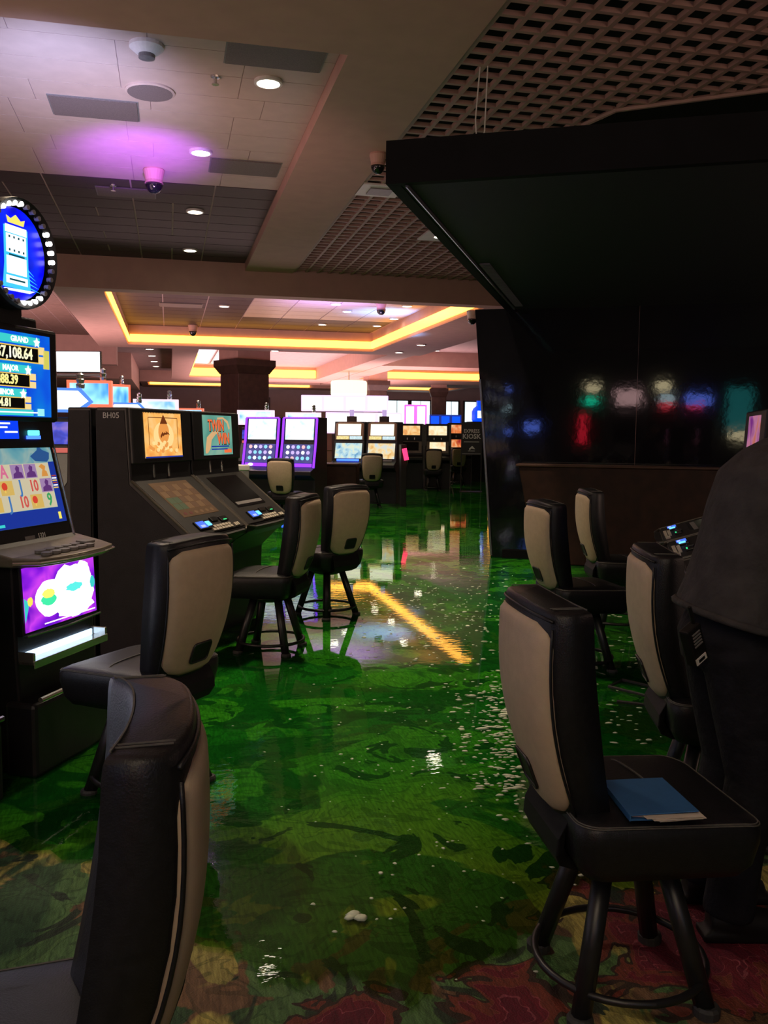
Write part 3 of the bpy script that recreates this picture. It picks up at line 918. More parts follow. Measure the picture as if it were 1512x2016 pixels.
def tall_machine(label, l, d, rz, full=True):
    t = thing('slot_machine', label, 'slot machine', LD(l, d), rz)
    # pedestal and lower cabinet
    B().prism_x([(.02, 0), (.74, 0), (.74, 2.10), (.34, 2.10), (.30, 1.50), (.20, 1.06), (.06, .96), (.05, .55)], -.30, .30).obj('cabinet', cab_black, t, bevel=.012)
    B().box(-.33, .33, -.06, .1, .0, .34).obj('foot_box', cab_black, t, bevel=.02)
    # button deck with a bowed front
    top = [(-.35, .22), (-.35, .02), (-.29, -.075), (-.15, -.11), (0, -.12), (.15, -.11), (.29, -.075), (.35, .02), (.35, .22)]
    dk = B().hexa([(x*.96, y+.015, .945) for x, y in top], [(x, y, .985+max(0, y)*.22) for x, y in top]).obj('button_deck', cab_mid, t, bevel=.008)
    B().tube([(x, y-.002, .965) for x, y in top[1:-1]], .008, 6).obj('deck_edge', chrome, dk)
    P = Panel(dk, (0, -.10, .988), (1, 0, 0), (0, 1, .05))
    for r_ in range(2):
        for k in range(5 if r_ else 6):
            a = -.20+.066*k+(.033 if r_ else 0); b = .055+.058*r_
            P.disc(a, b, .029, .021, grey_plastic, 'button', 0, .013, 14)
    P.rect(.17, .25, .10, .16, grey_plastic, 'play_button', 0, .014, .004)
    P.rect(-.28, -.15, .22, .28, black_em, 'ticket_slot', 0, .006)
    P.rect(.10, .22, .21, .28, black_em, 'bill_slot', 0, .006)
    # belly glass
    bg = Panel(t, (0, .03, .61), (1, 0, 0), (0, .05, 1))
    f = bg.rect(-.29, .29, .02, .335, cab_black, 'belly_bezel', -.02, .012, .004)
    b = Panel(f, (0, .017, .61), (1, 0, 0), (0, .05, 1))
    b.rect(-.275, .275, .035, .325, art('belly_art', [(.07, .0, .42), (.24, .01, .62), (.50, .04, .70), (.10, .0, .45)], 6, 1.3), 'belly_glass', 0, .002)
    wh = glow('belly_white', (1.0, .97, 1.0), 2.2)
    def blob(cx, cy, rx, ry, mm, h, nm='cloud', sd=1, am=.12):
        q = random.Random(sd)
        b.poly([(cx+rx*math.cos(2*math.pi*k/22)*(1+q.uniform(-am, am)), cy+ry*math.sin(2*math.pi*k/22)*(1+q.uniform(-am, am))) for k in range(22)], mm, nm, h, h+.001)
    blob(.10, .175, .165, .125, wh, .002, sd=4); blob(-.09, .165, .105, .085, wh, .002, sd=5, am=.05); blob(.17, .24, .07, .06, wh, .0021, sd=8); blob(.10, .09, .15, .045, wh, .0022, sd=9)
    blob(-.10, .158, .055, .028, glow('fish_green', (.05, .75, .35), 1.2), .0035, 'fish', 6, .1); blob(-.10, .185, .045, .022, glow('fish_yellow', (.9, .85, .15), 1.2), .004, 'fish', 7, .1)
    blob(.10, .185, .065, .02, glow('fish_teal', (.1, .78, .72), 1.2), .0035, 'fish', 10, .15); blob(.25, .185, .02, .03, teal, .0035, 'fish', 12, .1)
    b.poly([(-.275, .19), (-.24, .165), (-.265, .10), (-.275, .08)], teal, 'fish', .003, .004); blob(-.235, .17, .018, .02, pale_yel, .004, 'fish', 15)
    b.rect(-.14, .26, .048, .053, wh, 'caption_line', .003, .004)
    B().tube([(-.285, .004, .632), (0, -.006, .627), (.285, .004, .632)], .006, 6).obj('belly_trim', chrome, t)
    # lit coin tray
    tr = B()
    tr.box(-.29, .29, -.03, .06, .505, .52); tr.box(-.29, -.275, -.03, .06, .505, .56); tr.box(.275, .29, -.03, .06, .505, .56); tr.box(-.29, .29, -.035, -.03, .49, .525)
    to = tr.obj('coin_tray', chrome, t, bevel=.004)
    B().box(-.26, .26, .035, .045, .522, .552).obj('tray_lamp', glow('tray_lamp', (.55, .75, 1.0), 2.2), to)
    B().tube([(-.31, -.075, .36), (.31, -.075, .36)], .012, 8).obj('kick_rail', chrome, t)
    # main slanted screen
    up = Vector((0, .10, .42)).normalized()
    S = Panel(t, (0, .185, 1.055), (1, 0, 0), up)
    fr = S.rect(-.30, .30, -.045, .455, cab_black, 'screen_bezel', -.02, .018, .01)
    S = Panel(fr, Vector((0, .185, 1.055))+S.n*.018, (1, 0, 0), up)
    B().tube([S.at(.305, -.05, .002), S.at(.305, .47, .0)], .006, 6).obj('side_trim', chrome, t)
    B().tube([S.at(-.305, -.05, .002), S.at(-.305, .47, .0)], .006, 6).obj('side_trim', chrome, t)
    S.rect(-.27, .27, .035, .43, art('sky_screen', [(.10, .40, .55), (.22, .55, .62), (.45, .66, .62), (.12, .45, .62)], 7, .62), 'game_screen', 0, .002)
    S.rect(-.27, .27, .035, .11, navy, 'score_bar', .002, .003)
    S.rect(.225, .27, .10, .34, navy, 'side_bar', .002, .003)
    for k in range(6): S.rect(.228, .262, .205+.012*k, .211+.012*k, [gold, whitish, glow('scr_red', (.7, .08, .05), .6)][k % 3], 'pay_line', .003, .004)
    S.poly([(.10, .37), (.16, .40), (.17, .425), (.20, .40), (.25, .385), (.24, .355), (.22, .34), (.13, .345)], glow('pagoda_blue', (.03, .12, .36), .7), 'pagoda', .002, .003)
    S.rect(-.25, -.19, .045, .058, teal, 'meter', .003, .004); S.rect(.215, .235, .05, .085, pale_yel, 'meter', .003, .004)
    S.rect(-.265, .222, .112, .335, glow('reel_cream', (.70, .62, .42), .85), 'reel_backing', .002, .003)
    syms = [['orangeA', 'pinkA', 'purple', 'purple', 'fan'], ['9', 'yellow', 'J', '10', 'purple'], ['yellow', 'J', '10', 'yellow', '9']]
    colr = {'orangeA': (.75, .16, .03), 'pinkA': (.72, .16, .30), '9': (.05, .38, .12), 'J': (.06, .20, .50), '10': (.66, .10, .08)}
    for r_ in range(3):
        for c_ in range(5):
            k = syms[r_][c_]; x = -.217+.0975*c_; y = .298-.0743*r_
            if k in colr:
                S.text({'orangeA': 'A', 'pinkA': 'A'}.get(k, k), x, y, .088 if k != '10' else .078, glow('sym_'+k, colr[k], .9), 'reel_symbol', .004, .85, .0016)
            elif k == 'purple':
                S.rect(x-.044, x+.044, y-.034, y+.034, glow('sym_lilac', (.42, .26, .50), .8), 'reel_symbol', .003, .004)
                S.poly([(x-.035, y-.03), (x+.035, y-.03), (x+.03, y-.005), (x+.012, y+.0), (x+.018, y+.02), (x, y+.03), (x-.012, y+.015), (x-.008, y), (x-.03, y-.01)], glow('sym_purple', (.14, .04, .22), .8), 'portrait', .004, .005)
            elif k == 'yellow':
                S.rect(x-.044, x+.044, y-.034, y+.034, glow('sym_yellow', (.72, .48, .12), .9), 'reel_symbol', .003, .004)
                S.disc(x-.015, y+.008, .019, .019, glow('sym_redlamp', (.72, .06, .03), .9), 'lantern', .004, .005, 12)
                S.rect(x-.018, x-.012, y-.022, y-.008, gold, 'tassel', .004, .005)
            else:
                S.poly([(x-.02, y-.03), (x+.03, y-.03), (x+.024, y-.005), (x+.012, y), (x+.022, y+.02), (x-.005, y+.032), (x-.028, y+.02), (x-.004, y+.004), (x-.012, y-.008)], glow('sym_orange', (.72, .30, .06), .9), 'reel_symbol', .003, .004)
    S.text('1321', .055, -.018, .038, mat('white_print', (.55, .55, .55), .6), 'number_plate', .001, .8)
    S.rect(-.07, .0, -.029, -.01, grey_plastic, 'serial_label', 0, .002)
    # player displays under the top box
    D = Panel(t, (0, .262, 1.465), (1, 0, 0), (0, .06, 1))
    D.rect(-.29, .29, -.005, .145, cab_black, 'display_strip', -.03, .012, .005)
    D2 = Panel(t, (0, .248, 1.465), (1, 0, 0), (0, .06, 1))
    ds = D2.rect(-.17, .02, .04, .125, royal, 'player_display', 0, .002)
    for k, (a, c_, y) in enumerate(((-.15, -.04, .108), (-.15, -.06, .09), (-.08, .01, .068))): D2.rect(a, c_, y, y+.008, whitish, 'display_text', .003, .004, parent=ds)
    D2.rect(.085, .165, .055, .08, cyan_led, 'card_reader', 0, .012, .004)
    D2.rect(.075, .18, .038, .054, blue_led, 'card_glow', 0, .004)
    # top box with the jackpot screen
    B().box(-.33, .33, .245, .62, 1.585, 2.04).obj('top_box', cab_black, t, bevel=.018)
    T = Panel(t, (0, .244, 1.575), (1, 0, 0), (0, 0, 1))
    js = T.rect(-.26, .26, .035, .43, art('jackpot_bg', [(.0, .03, .75), (.0, .12, .85), (.0, .30, .8)], 3, .9), 'jackpot_screen', 0, .003)
    T.p = js
    gold_art = art('gold_digits', [(1.0, .86, .10), (1.0, .95, .45), (1, 1, .9)], 6, 1.0)
    rows = (('GRAND', '$7,108.64', .395, .33, .20, .062), ('MAJOR', '$488.39', .258, .205, .13, .052), ('MINOR', '$124.81', .145, .098, .09, .046))
    for nm, val, y1, y2, x1, hh in rows:
        T.rect(-.26, x1-.02, y1-.018, y1+.02, teal, 'tier_banner', .003, .004)
        T.text(nm, x1-.17, y1+.001, .036, whitish, 'tier_name', .0045, 1.0, .001)
        T.rect(-.26, x1-.03, y2-hh*.62, y2+hh*.62, gold, 'value_border', .0034, .0044)
        T.rect(-.26, x1-.036, y2-hh*.52, y2+hh*.52, black_em, 'value_panel', .0045, .0055)
        o = T.text(val, x1-.21, y2, hh*1.15, gold_art, 'jackpot_value', .0065, .92, .0015)
        st_ = [(x1-.045+.026*math.cos(math.pi/2+k*math.pi/5)*(1 if k % 2 == 0 else .5), y1-.003+.026*math.sin(math.pi/2+k*math.pi/5)*(1 if k % 2 == 0 else .5)) for k in range(10)]
        T.poly(st_, whitish, 'star', .006, .007)
        T.rect(x1-.03, x1+.012, y2-hh*.62, y2-hh*.05, glow('ring_gold', (.95, .72, .30), 1), 'token', .004, .006); T.rect(x1-.03, x1+.012, y2+hh*.1, y2+hh*.7, glow('ring_gold', (.95, .72, .30), 1), 'token', .004, .006)
    T.rect(.205, .25, .27, .36, glow('coin_yellow', (.75, .70, .12), .9), 'coin_stack', .004, .006)
    T.rect(-.26, .12, .040, .068, teal, 'base_line', .003, .004); T.rect(-.26, .18, .052, .058, whitish, 'base_line', .005, .006); T.rect(.15, .20, .04, .075, glow('pale_cyan', (.35, .9, .95), 1), 'emblem', .005, .007)
    # neck, round sign with bulbs, beacon
    B().box(-.13, .13, .30, .52, 2.03, 2.16).obj('neck', cab_black, t)
    c = Vector((.03, .22, 2.365)); r0 = .255
    wheel = B()
    prof = [(r0*.86, .0), (r0*.98, -.02), (r0, .0), (r0, .12), (r0*.9, .15), (0.02, .15), (.02, .03), (r0*.84, .03)]
    n = 40
    wheel.loft([[c+Vector((q*math.cos(2*math.pi*k/n), y, q*math.sin(2*math.pi*k/n))) for k in range(n)] for q, y in prof], cap=False)
    wo = wheel.obj('round_sign', cab_black, t, smooth=False)
    W = Panel(wo, c+Vector((0, .028, 0)), (1, 0, 0), (0, 0, 1))
    W.disc(0, 0, r0*.83, r0*.83, art('wheel_blue', [(.0, .0, .45), (.0, .0, .95), (.0, .02, 1.0), (.0, .01, .5)], 4, 1.1), 'sign_face', 0, .003, 36)
    for k in range(32):
        a = 2*math.pi*k/32
        W.disc(r0*.885*math.cos(a), r0*.885*math.sin(a), .0115, .0115, bulb_on if k % 8 < 4 else bulb_off, 'bulb', .020, .044, 10)
    W.poly([(-.10, -.16), (.10, -.16), (.085, -.05), (.085, .12), (-.085, .12), (-.085, -.05)], glow('halo_cyan', (.05, .55, 1.0), 1.2), 'tower_halo', .003, .004)
    for (a0, a1, b0, b1) in ((-.075, .075, .09, .125), (-.07, .07, .0, .085), (-.07, .07, -.095, -.015), (-.075, .075, -.14, -.105)):
        W.rect(a0, a1, b0, b1, whitish, 'tower_tier', .004, .006)
    for bb in (.072, .012):
        for k in range(4): W.rect(-.055+.033*k, -.045+.033*k, bb-.005, bb+.005, glow('deep_teal', (.0, .12, .16), .6), 'tower_window', .006, .0075)
    for bb in (-.01, -.122): W.rect(-.055, .055, bb-.004, bb+.004, glow('deep_teal', (.0, .12, .16), .6), 'tower_line', .006, .0075)
    W.poly([(-.055, .135), (.055, .135), (.065, .165), (.035, .155), (0, .178), (-.035, .155), (-.065, .165)], glow('crown_gold', (1.0, .80, .15), 1.1), 'crown', .004, .006)
    W.poly([(.09, -.17), (.13, -.155), (-.09, -.165), (-.10, -.175)], whitish, 'base_sweep', .004, .005)
    for k in range(5): W.poly([(.085, -.06-.02*k), (.125+.012*k, -.085-.018*k), (.085, -.066-.02*k)], glow('halo_cyan', (.05, .55, 1.0), 1.2), 'ray', .004, .005)
    bc = B().lathe([(.05, 2.685), (.055, 2.70), (.05, 2.745)], 16, (.0, .40, 0)).obj('beacon_base', mat('beacon_red', (.30, .012, .012), .4, noise=(20, .1)), t)
    B().lathe([(.05, 2.745), (.05, 2.80), (.045, 2.815)], 16, (.0, .40, 0)).obj('beacon_lens', mat('beacon_white', (.6, .5, .5), .4, noise=(20, .1)), bc)
    return t


m0 = tall_machine('tall slot machine with round blue topper at the left edge of the picture', -1.50, 4.15, A15)
m1 = copy_tree(m0); p = LD(-1.72, 3.30); m1.location = p
m2 = copy_tree(m0); m2.location = LD(-1.95, 2.42)
m2['label'] = 'tall slot machine out of the frame, whose screens light the lower left stool'
m3 = copy_tree(m0); m3.location = LD(-2.17, 1.56)
m3['label'] = 'tall slot machine out of the frame, directly opposite the lower left stool'
m1['label'] = 'tall slot machine beyond the left edge, lighting the nearest stool back'


def slant_machine(label, l, d, rz, screen=None, head=True, zr=1.21):
    """zr: height of the console's rear edge"""
    t = thing('slant_slot_machine', label, 'slot machine', LD(l, d), rz)
    W = .42
    # body profile (y back, z up)
    prof = [(.26, 0), (.70, 0), (.70, 1.70), (.47, 1.70), (.445, zr), (.0, .845), (.0, .80), (.10, .74), (.24, .60)]
    if not head: prof = [(.26, 0), (.70, 0), (.70, zr-.01), (.445, zr), (.0, .845), (.0, .80), (.10, .74), (.24, .60)]
    B().prism_x(prof, -W, W).obj('cabinet', cab_black, t, bevel=.008)
    for s in (-1, 1):
        B().prism_x([(.30, .02), (.70, .02), (.70, 1.68 if head else zr-.03), (.49, 1.68 if head else zr-.03), (.462, zr-.02), (.06, .85), (.26, .62)], s*W-.004, s*W+.004).obj('side_panel', mat('side_charcoal', (.017, .016, .022), .6, noise=(10, .2), bump=(120, .08), spec=.3), t)
        B().tube([(s*W, .445, zr+.005), (s*W, .0, .85), (s*W*.8, -.035, .835)], .009, 6).obj('edge_trim', mat('dull_trim', (.10, .09, .075), .5, .4, noise=(20, .1)), t)
    # front lip
    lip = [(-W, .02), (-W*.8, -.04), (0, -.055), (W*.8, -.04), (W, .02)]
    B().hexa([(x, y+.04, .80) for x, y in lip], [(x, y, .838) for x, y in lip]).obj('front_lip', cab_grey, t, bevel=.008)
    up = Vector((0, .445, zr-.845)).normalized(); ln = math.hypot(.445, zr-.845)/.5755
    S = Panel(t, (0, .0, .847), (1, 0, 0), up)
    fr = S.rect(-W+.02, W-.02, .01, .565*ln, cab_grey, 'console_face', -.01, .008, .004)
    sc_ = S.rect(-.28, .25, .185, .53*ln, screen or glass_m, 'touch_screen', .008, .011)
    S.p = sc_
    if screen:
        cc = [glow('cell_tan', (.26, .12, .045), .55), glow('cell_brown', (.20, .085, .035), .5), glow('cell_green', (.10, .13, .055), .5)]
        for r_ in range(4):
            for c_ in range(6):
                S.rect(-.262+.083*c_, -.184+.083*c_, .255+.062*r_, .312+.062*r_, cc[2] if (r_ < 2 and c_ < 2) else cc[(r_*5+c_*3) % 2], 'keno_cell', .011, .0125)
        for k in range(6): S.disc(-.22+.08*k, .215, .022, .014, glow('cell_red', (.20, .04, .03), .5) if k < 2 else cc[0], 'screen_button', .011, .0125, 12)
    else:
        S.rect(-.25, .23, .21, .24, grey_plastic, 'screen_band', .011, .0115)
    S.p = fr
    pd = S.rect(-.26, -.06, .045, .125, black_em, 'player_display', .008, .022, .004)
    S.rect(-.25, -.14, .055, .115, glow('lcd_blue', (.06, .16, .85), 1.3), 'display_glass', .022, .024, parent=pd)
    S.rect(-.225, -.165, .06, .08, glow('lcd_pale', (.45, .55, 1.0), 1.1), 'display_text', .024, .025, parent=pd)
    S.rect(-.128, -.07, .065, .105, glow('lcd_cyan', (.12, .50, 1.0), 2.0), 'card_light', .022, .026, parent=pd)
    S.rect(.0, .10, .10, .14, black_em, 'bill_slot', .008, .02, .003)
    S.rect(.13, .24, .085, .13, black_em, 'ticket_slot', .008, .02, .003)
    S.rect(.16, .21, .09, .098, green_led, 'slot_light', .02, .022)
    key = mat('ivory_key', (.50, .46, .38), .45, noise=(20, .1))
    for r_ in range(2):
        for k in range(7):
            S.rect(-.10+.046*k, -.064+.046*k, .018+.026*r_, .038+.026*r_, key, 'key', .008, .018)
    for k in range(3): S.rect(.255+.028*k, .275+.028*k, .02, .05, key, 'key', .008, .018)
    # hinges between console and head
    for x in (-.13, .08):
        B().tube([(x, .44, zr+.015), (x+.01, .452, zr+.105)], .008, 6).obj('hinge_post', chrome, t)
    if head:
        B().box(-W, W, .445, .70, zr-.02, 1.22).obj('head_base', cab_black, t) if zr < 1.2 else None
        V = Panel(t, (0, .445, 1.21), (1, 0, 0), Vector((0, .025, .49)))
        bz = V.rect(-W+.01, W-.01, .115, .485, cab_black, 'monitor_bezel', -.01, .022, .008)
        return t, Panel(bz, V.at(0, .0, .022), V.r, V.u)
    return t, None


TW0 = (-1.13, 6.15)
s15, c15 = math.sin(R(15)), math.cos(R(15))
t1, V = slant_machine('slant top slot machine with an orange upper screen, nearer of the dark pair', TW0[0], TW0[1], A15, screen=art('keno_bg', [(.16, .075, .03), (.22, .10, .04)], 4, .5))
o = V.rect(-.26, .26, .150, .462, art('stamp_orange', [(.90, .30, .05), (1.0, .50, .12), (1.0, .62, .25)], 9, 1.0), 'upper_screen', 0, .003)
V.p = o
for k in range(24):
    V.rect(-.258+.0215*k, -.249+.0215*k, .457, .465, black_em, 'stamp_tooth', .0, .0045)
dk_o = glow('ink_brown', (.30, .06, .01), .5); lt_o = glow('ink_pale', (1.0, .72, .30), 1.0)
V.rect(-.20, .20, .425, .430, dk_o, 'stamp_line', .003, .004); V.rect(-.205, -.2, .21, .43, dk_o, 'stamp_line', .003, .004); V.rect(.2, .205, .21, .43, dk_o, 'stamp_line', .003, .004)
V.disc(0, .30, .14, .10, lt_o, 'roundel', .003, .004, 28); V.disc(.0, .325, .075, .075, glow('ink_mid', (.95, .36, .08), .9), 'roundel', .004, .005, 20)
V.poly([(-.05, .385), (0, .45), (.055, .385)], dk_o, 'peak', .005, .006)
for k in range(4): V.poly([(-.05+.025*k, .30+.012*k), (-.02+.03*k, .33-.004*k), (-.01+.03*k, .318-.004*k), (-.04+.025*k, .285+.012*k)], dk_o, 'stripe', .005, .006)
q = random.Random(9)
for k in range(22):
    x, y = q.uniform(-.2, .2), q.uniform(.19, .26); V.disc(x, y, .022, .014, lt_o if k % 2 else glow('ink_mid', (.95, .36, .08), .9), 'petal', .004+.0002*k, .005+.0002*k, 9)
V.rect(-.26, .26, .150, .16, navy, 'screen_foot', .004, .005)
t2, V = slant_machine('slant slot machine with teal upper screen lettered in red, farther of the dark pair', TW0[0]+.87*s15, TW0[1]+.87*c15, A15)
o = V.rect(-.26, .26, .150, .462, art('poster_teal', [(.10, .32, .25), (.16, .42, .33), (.30, .50, .36)], 4, .9), 'upper_screen', 0, .003)
V.p = o
redl = glow('poster_red', (.88, .16, .05), 1.0); peach = glow('poster_peach', (.80, .48, .22), .85)
V.poly([(-.2, .165), (-.235, .165), (-.235, .19), (-.20, .29), (-.10, .335), (.06, .34), (-.05, .31), (-.12, .27), (-.15, .2)], peach, 'swirl', .003, .004)
V.poly([(.0, .43), (.10, .435), (.17, .40), (.2, .35), (.22, .36), (.19, .42), (.10, .45), (.0, .445)], peach, 'swirl', .003, .004)
V.text('TWIN', -.03, .375, .125, black_em, 'title_shadow', .0042, .85, .006); V.text('TWIN', -.035, .378, .125, redl, 'title', .0055, .85, .002)
V.text('WIN', .095, .272, .125, black_em, 'title_shadow', .0042, .85, .006); V.text('WIN', .09, .275, .125, redl, 'title', .0055, .85, .002)
for k in range(2): V.rect(-.13, .19-.03*k, .212-.022*k, .222-.022*k, navy, 'caption_line', .004, .005)
V.rect(.10, .235, .165, .195, redl, 'corner_patch', .003, .004)
# asset code on the near side of the first cabinet
text_mesh('BH05', .055, mat('grey_print', (.62, .62, .66), .6), 'asset_code', t1, .001,
          Matrix.Translation((-.4255, .585, 1.645)) @ Matrix(((0, 0, -1, 0), (-1, 0, 0, 0), (0, 1, 0, 0), (0, 0, 0, 1))))
# backs of the machines that stand behind the pair
for k, lb in enumerate(('dark cabinet back to back with the nearer slant machine', 'dark cabinet back to back with the farther slant machine')):
    q_ = LD(TW0[0]+.87*k*s15 - .735*c15, TW0[1]+.87*k*c15 + .735*s15)
    t = thing('slot_cabinet', lb, 'cabinet', q_, A15)
    B().prism_x([(.0, 0), (.40, 0), (.50, .82), (.20, 1.2), (.18, 1.70), (.0, 1.70)], -.42, .42).obj('cabinet', cab_black, t, bevel=.01)
    B().prism_x([(.015, .02), (.30, .02), (.17, .75), (.17, 1.68), (.015, 1.68)], -.427, -.421).obj('side_panel', mat('side_charcoal', (.042, .040, .050), .55), t)

# bank on the right, backs of decks facing left
AR = A15 + math.pi
for k, (l, d, lb) in enumerate(((1.73, 5.33, 'slant slot machine deck with blue card light beside the person, nearer one'), (1.94, 6.17, 'slant deck with blue card light beside the person, farther one'),
                                (1.54, 4.48, 'slant slot machine hidden behind the standing person'), (1.74, 2.72, 'slant slot machine that the standing person leans over'))):
    t, V = slant_machine(lb, l, d, AR, head=(k != 1), screen=None, zr=.99)
    if V:
        o = V.rect(-.235, .235, .165, .455, art('pink_screen', [(.25, .02, .3), (.7, .25, .45), (.75, .2, .06)], 6, .6), 'upper_screen', 0, .003)

# ------------------------------------------------------------------ black canopy structure on the right
cu, sv = Vector((math.sin(R(15)), math.cos(R(15)))), Vector((math.cos(R(15)), -math.sin(R(15))))   # (right, ahead): receding, sideways


def K(u, v, z):
    """place in the canopy's own frame; origin under its near left corner"""
    return LD(.03+cu.x*u+sv.x*v, 5.57+cu.y*u+sv.y*v, z)


can = thing('sign_canopy', 'large black overhead canopy with mesh underside above the right hand stools', 'canopy', K(0, 0, 0), 0)


def at_can(bd): return bd.tf(Matrix.Translation(-K(0, 0, 0)))


ZK = 3.05; UL = 5.62
mesh_m = mat('black_mesh', (0.008, 0.008, 0.014), 0.55, noise=(220, .7), bump=(240, .5), spec=.3)
at_can(B().hexa([K(0, 0, ZK+.004), K(0, 6, ZK+.004), K(UL, 6, ZK+.004), K(UL, 0, ZK+.004)], [K(0, 0, ZK+.04), K(0, 6, ZK+.04), K(UL, 6, ZK+.04), K(UL, 0, ZK+.04)])).obj('mesh_underside', mesh_m, can)
at_can(B().hexa([K(-.03, -.03, ZK), K(-.03, 6, ZK), K(.03, 6, ZK), K(.03, .03, ZK)], [K(-.03, -.03, ZK+.255), K(-.03, 6, ZK+.255), K(.03, 6, ZK+.255), K(.03, .03, ZK+.255)])).obj('front_fascia', matte_black, can)
at_can(B().hexa([K(-.03, -.03, ZK), K(.03, .05, ZK), K(UL, .05, ZK), K(UL, -.03, ZK)], [K(-.03, -.03, ZK+.10), K(.03, .05, ZK+.10), K(UL, .05, ZK+.10), K(UL, -.03, ZK+.10)])).obj('side_fascia', matte_black, can)
at_can(B().hexa([K(0, 0, ZK+.04), K(0, 6, ZK+.04), K(UL, 6, ZK+.04), K(UL, 0, ZK+.04)], [K(.5, .5, ZK+.24), K(.5, 6, ZK+.24), K(UL, 6, ZK+.24), K(UL, .5, ZK+.24)])).obj('roof', matte_black, can)
at_can(B().tube([K(.02, .09, ZK-.004), K(UL-.1, .09, ZK-.004)], .012, 6)).obj('edge_profile', mat('dull_steel', (.20, .20, .24), .3, .8, noise=(20, .1)), can)
vl = B()
for k in range(60):
    u = 2.6+k*.045
    a = [K(u, .13, ZK), K(u, .22, ZK), K(u+.018, .22, ZK), K(u+.018, .13, ZK)]
    vl.hexa([p - Vector((0, 0, .014)) for p in a], a)
o = at_can(vl).obj('vent_louver', mat('louver_grey', (.10, .10, .12), .4, .4, noise=(30, .1)), can); o['kind'] = 'stuff'

# glossy black wall under the canopy; its outer end leans
gw = thing('gloss_wall', 'tall glossy black partition reflecting coloured lights behind the brown panel', 'partition', K(5.4, 1.2, WZ+.001))


def at_gw(bd): return bd.tf(Matrix.Translation(-K(5.4, 1.2, 0)))


U0 = 5.62
seams = [.0, 1.55, 3.10, 4.65, 6.2]
for k in range(4):
    v0, v1 = seams[k], seams[k+1]-.004
    bl, tl = (-.15, -.40) if k == 0 else (v0, v0)
    zb = .0
    uo = -.012*(k % 2)
    at_gw(B().hexa([K(U0+uo, bl, 0), K(U0+uo, v1, 0), K(U0+.22, v1, 0), K(U0+.22, bl, 0)], [K(U0+uo, tl, ZK), K(U0+uo, v1, ZK), K(U0+.22, v1, ZK), K(U0+.22, tl, ZK)])).obj('wall_panel', gloss_black, gw)
at_gw(B().tube([K(U0-.02, -.14, .02), K(U0-.02, -.32, 2.2)], .014, 6)).obj('corner_strip', mat('dull_steel', (.20, .20, .24), .3, .8), gw)
at_gw(B().hexa([K(U0-.05, .0, 0), K(U0-.05, 6.2, 0), K(U0+.25, 6.2, 0), K(U0+.25, .0, 0)], [K(U0-.05, .0, .10), K(U0-.05, 6.2, .10), K(U0+.25, 6.2, .10), K(U0+.25, .0, .10)])).obj('plinth', matte_black, gw)
# brown panel in front of it
bp_ = thing('low_partition', 'waist high dark brown laminate panel with a slanted left edge before the black partition', 'panel', K(5.2, 2, WZ+.001))
b = B().hexa([K(5.20, .45, 0), K(5.20, 4.6, 0), K(5.45, 4.6, 0), K(5.45, .45, 0)], [K(5.20, .22, 1.15), K(5.20, 4.6, 1.15), K(5.45, 4.6, 1.15), K(5.45, .22, 1.15)]).tf(Matrix.Translation(-K(5.2, 2, 0)))
b.obj('panel', wood, bp_, bevel=.01)
B().hexa([K(5.17, .19, 1.15), K(5.17, 4.6, 1.15), K(5.48, 4.6, 1.15), K(5.48, .19, 1.15)], [K(5.17, .19, 1.18), K(5.17, 4.6, 1.18), K(5.48, 4.6, 1.18), K(5.48, .19, 1.18)]).tf(Matrix.Translation(-K(5.2, 2, 0))).obj('top_cap', mat('panel_cap', (.05, .024, .016), .45, noise=(8, .2), spec=.3), bp_, bevel=.006)

# loose cables under the brown panel stools
t = tag(B().tube([LD(1.35, 5.0, .02), LD(1.6, 4.9, .02), LD(1.75, 5.2, .02), LD(1.5, 5.45, .02), LD(1.38, 5.3, .02), LD(1.6, 5.05, .022), LD(1.95, 5.15, .02)], .010, 6).obj('floor_cable', rubber), 'grey cable looping on the floor under the stools before the brown panel', 'cable')

# ------------------------------------------------------------------ far machines
purple_led = glow('purple_led', (.22, .03, 1.0), 2.2)


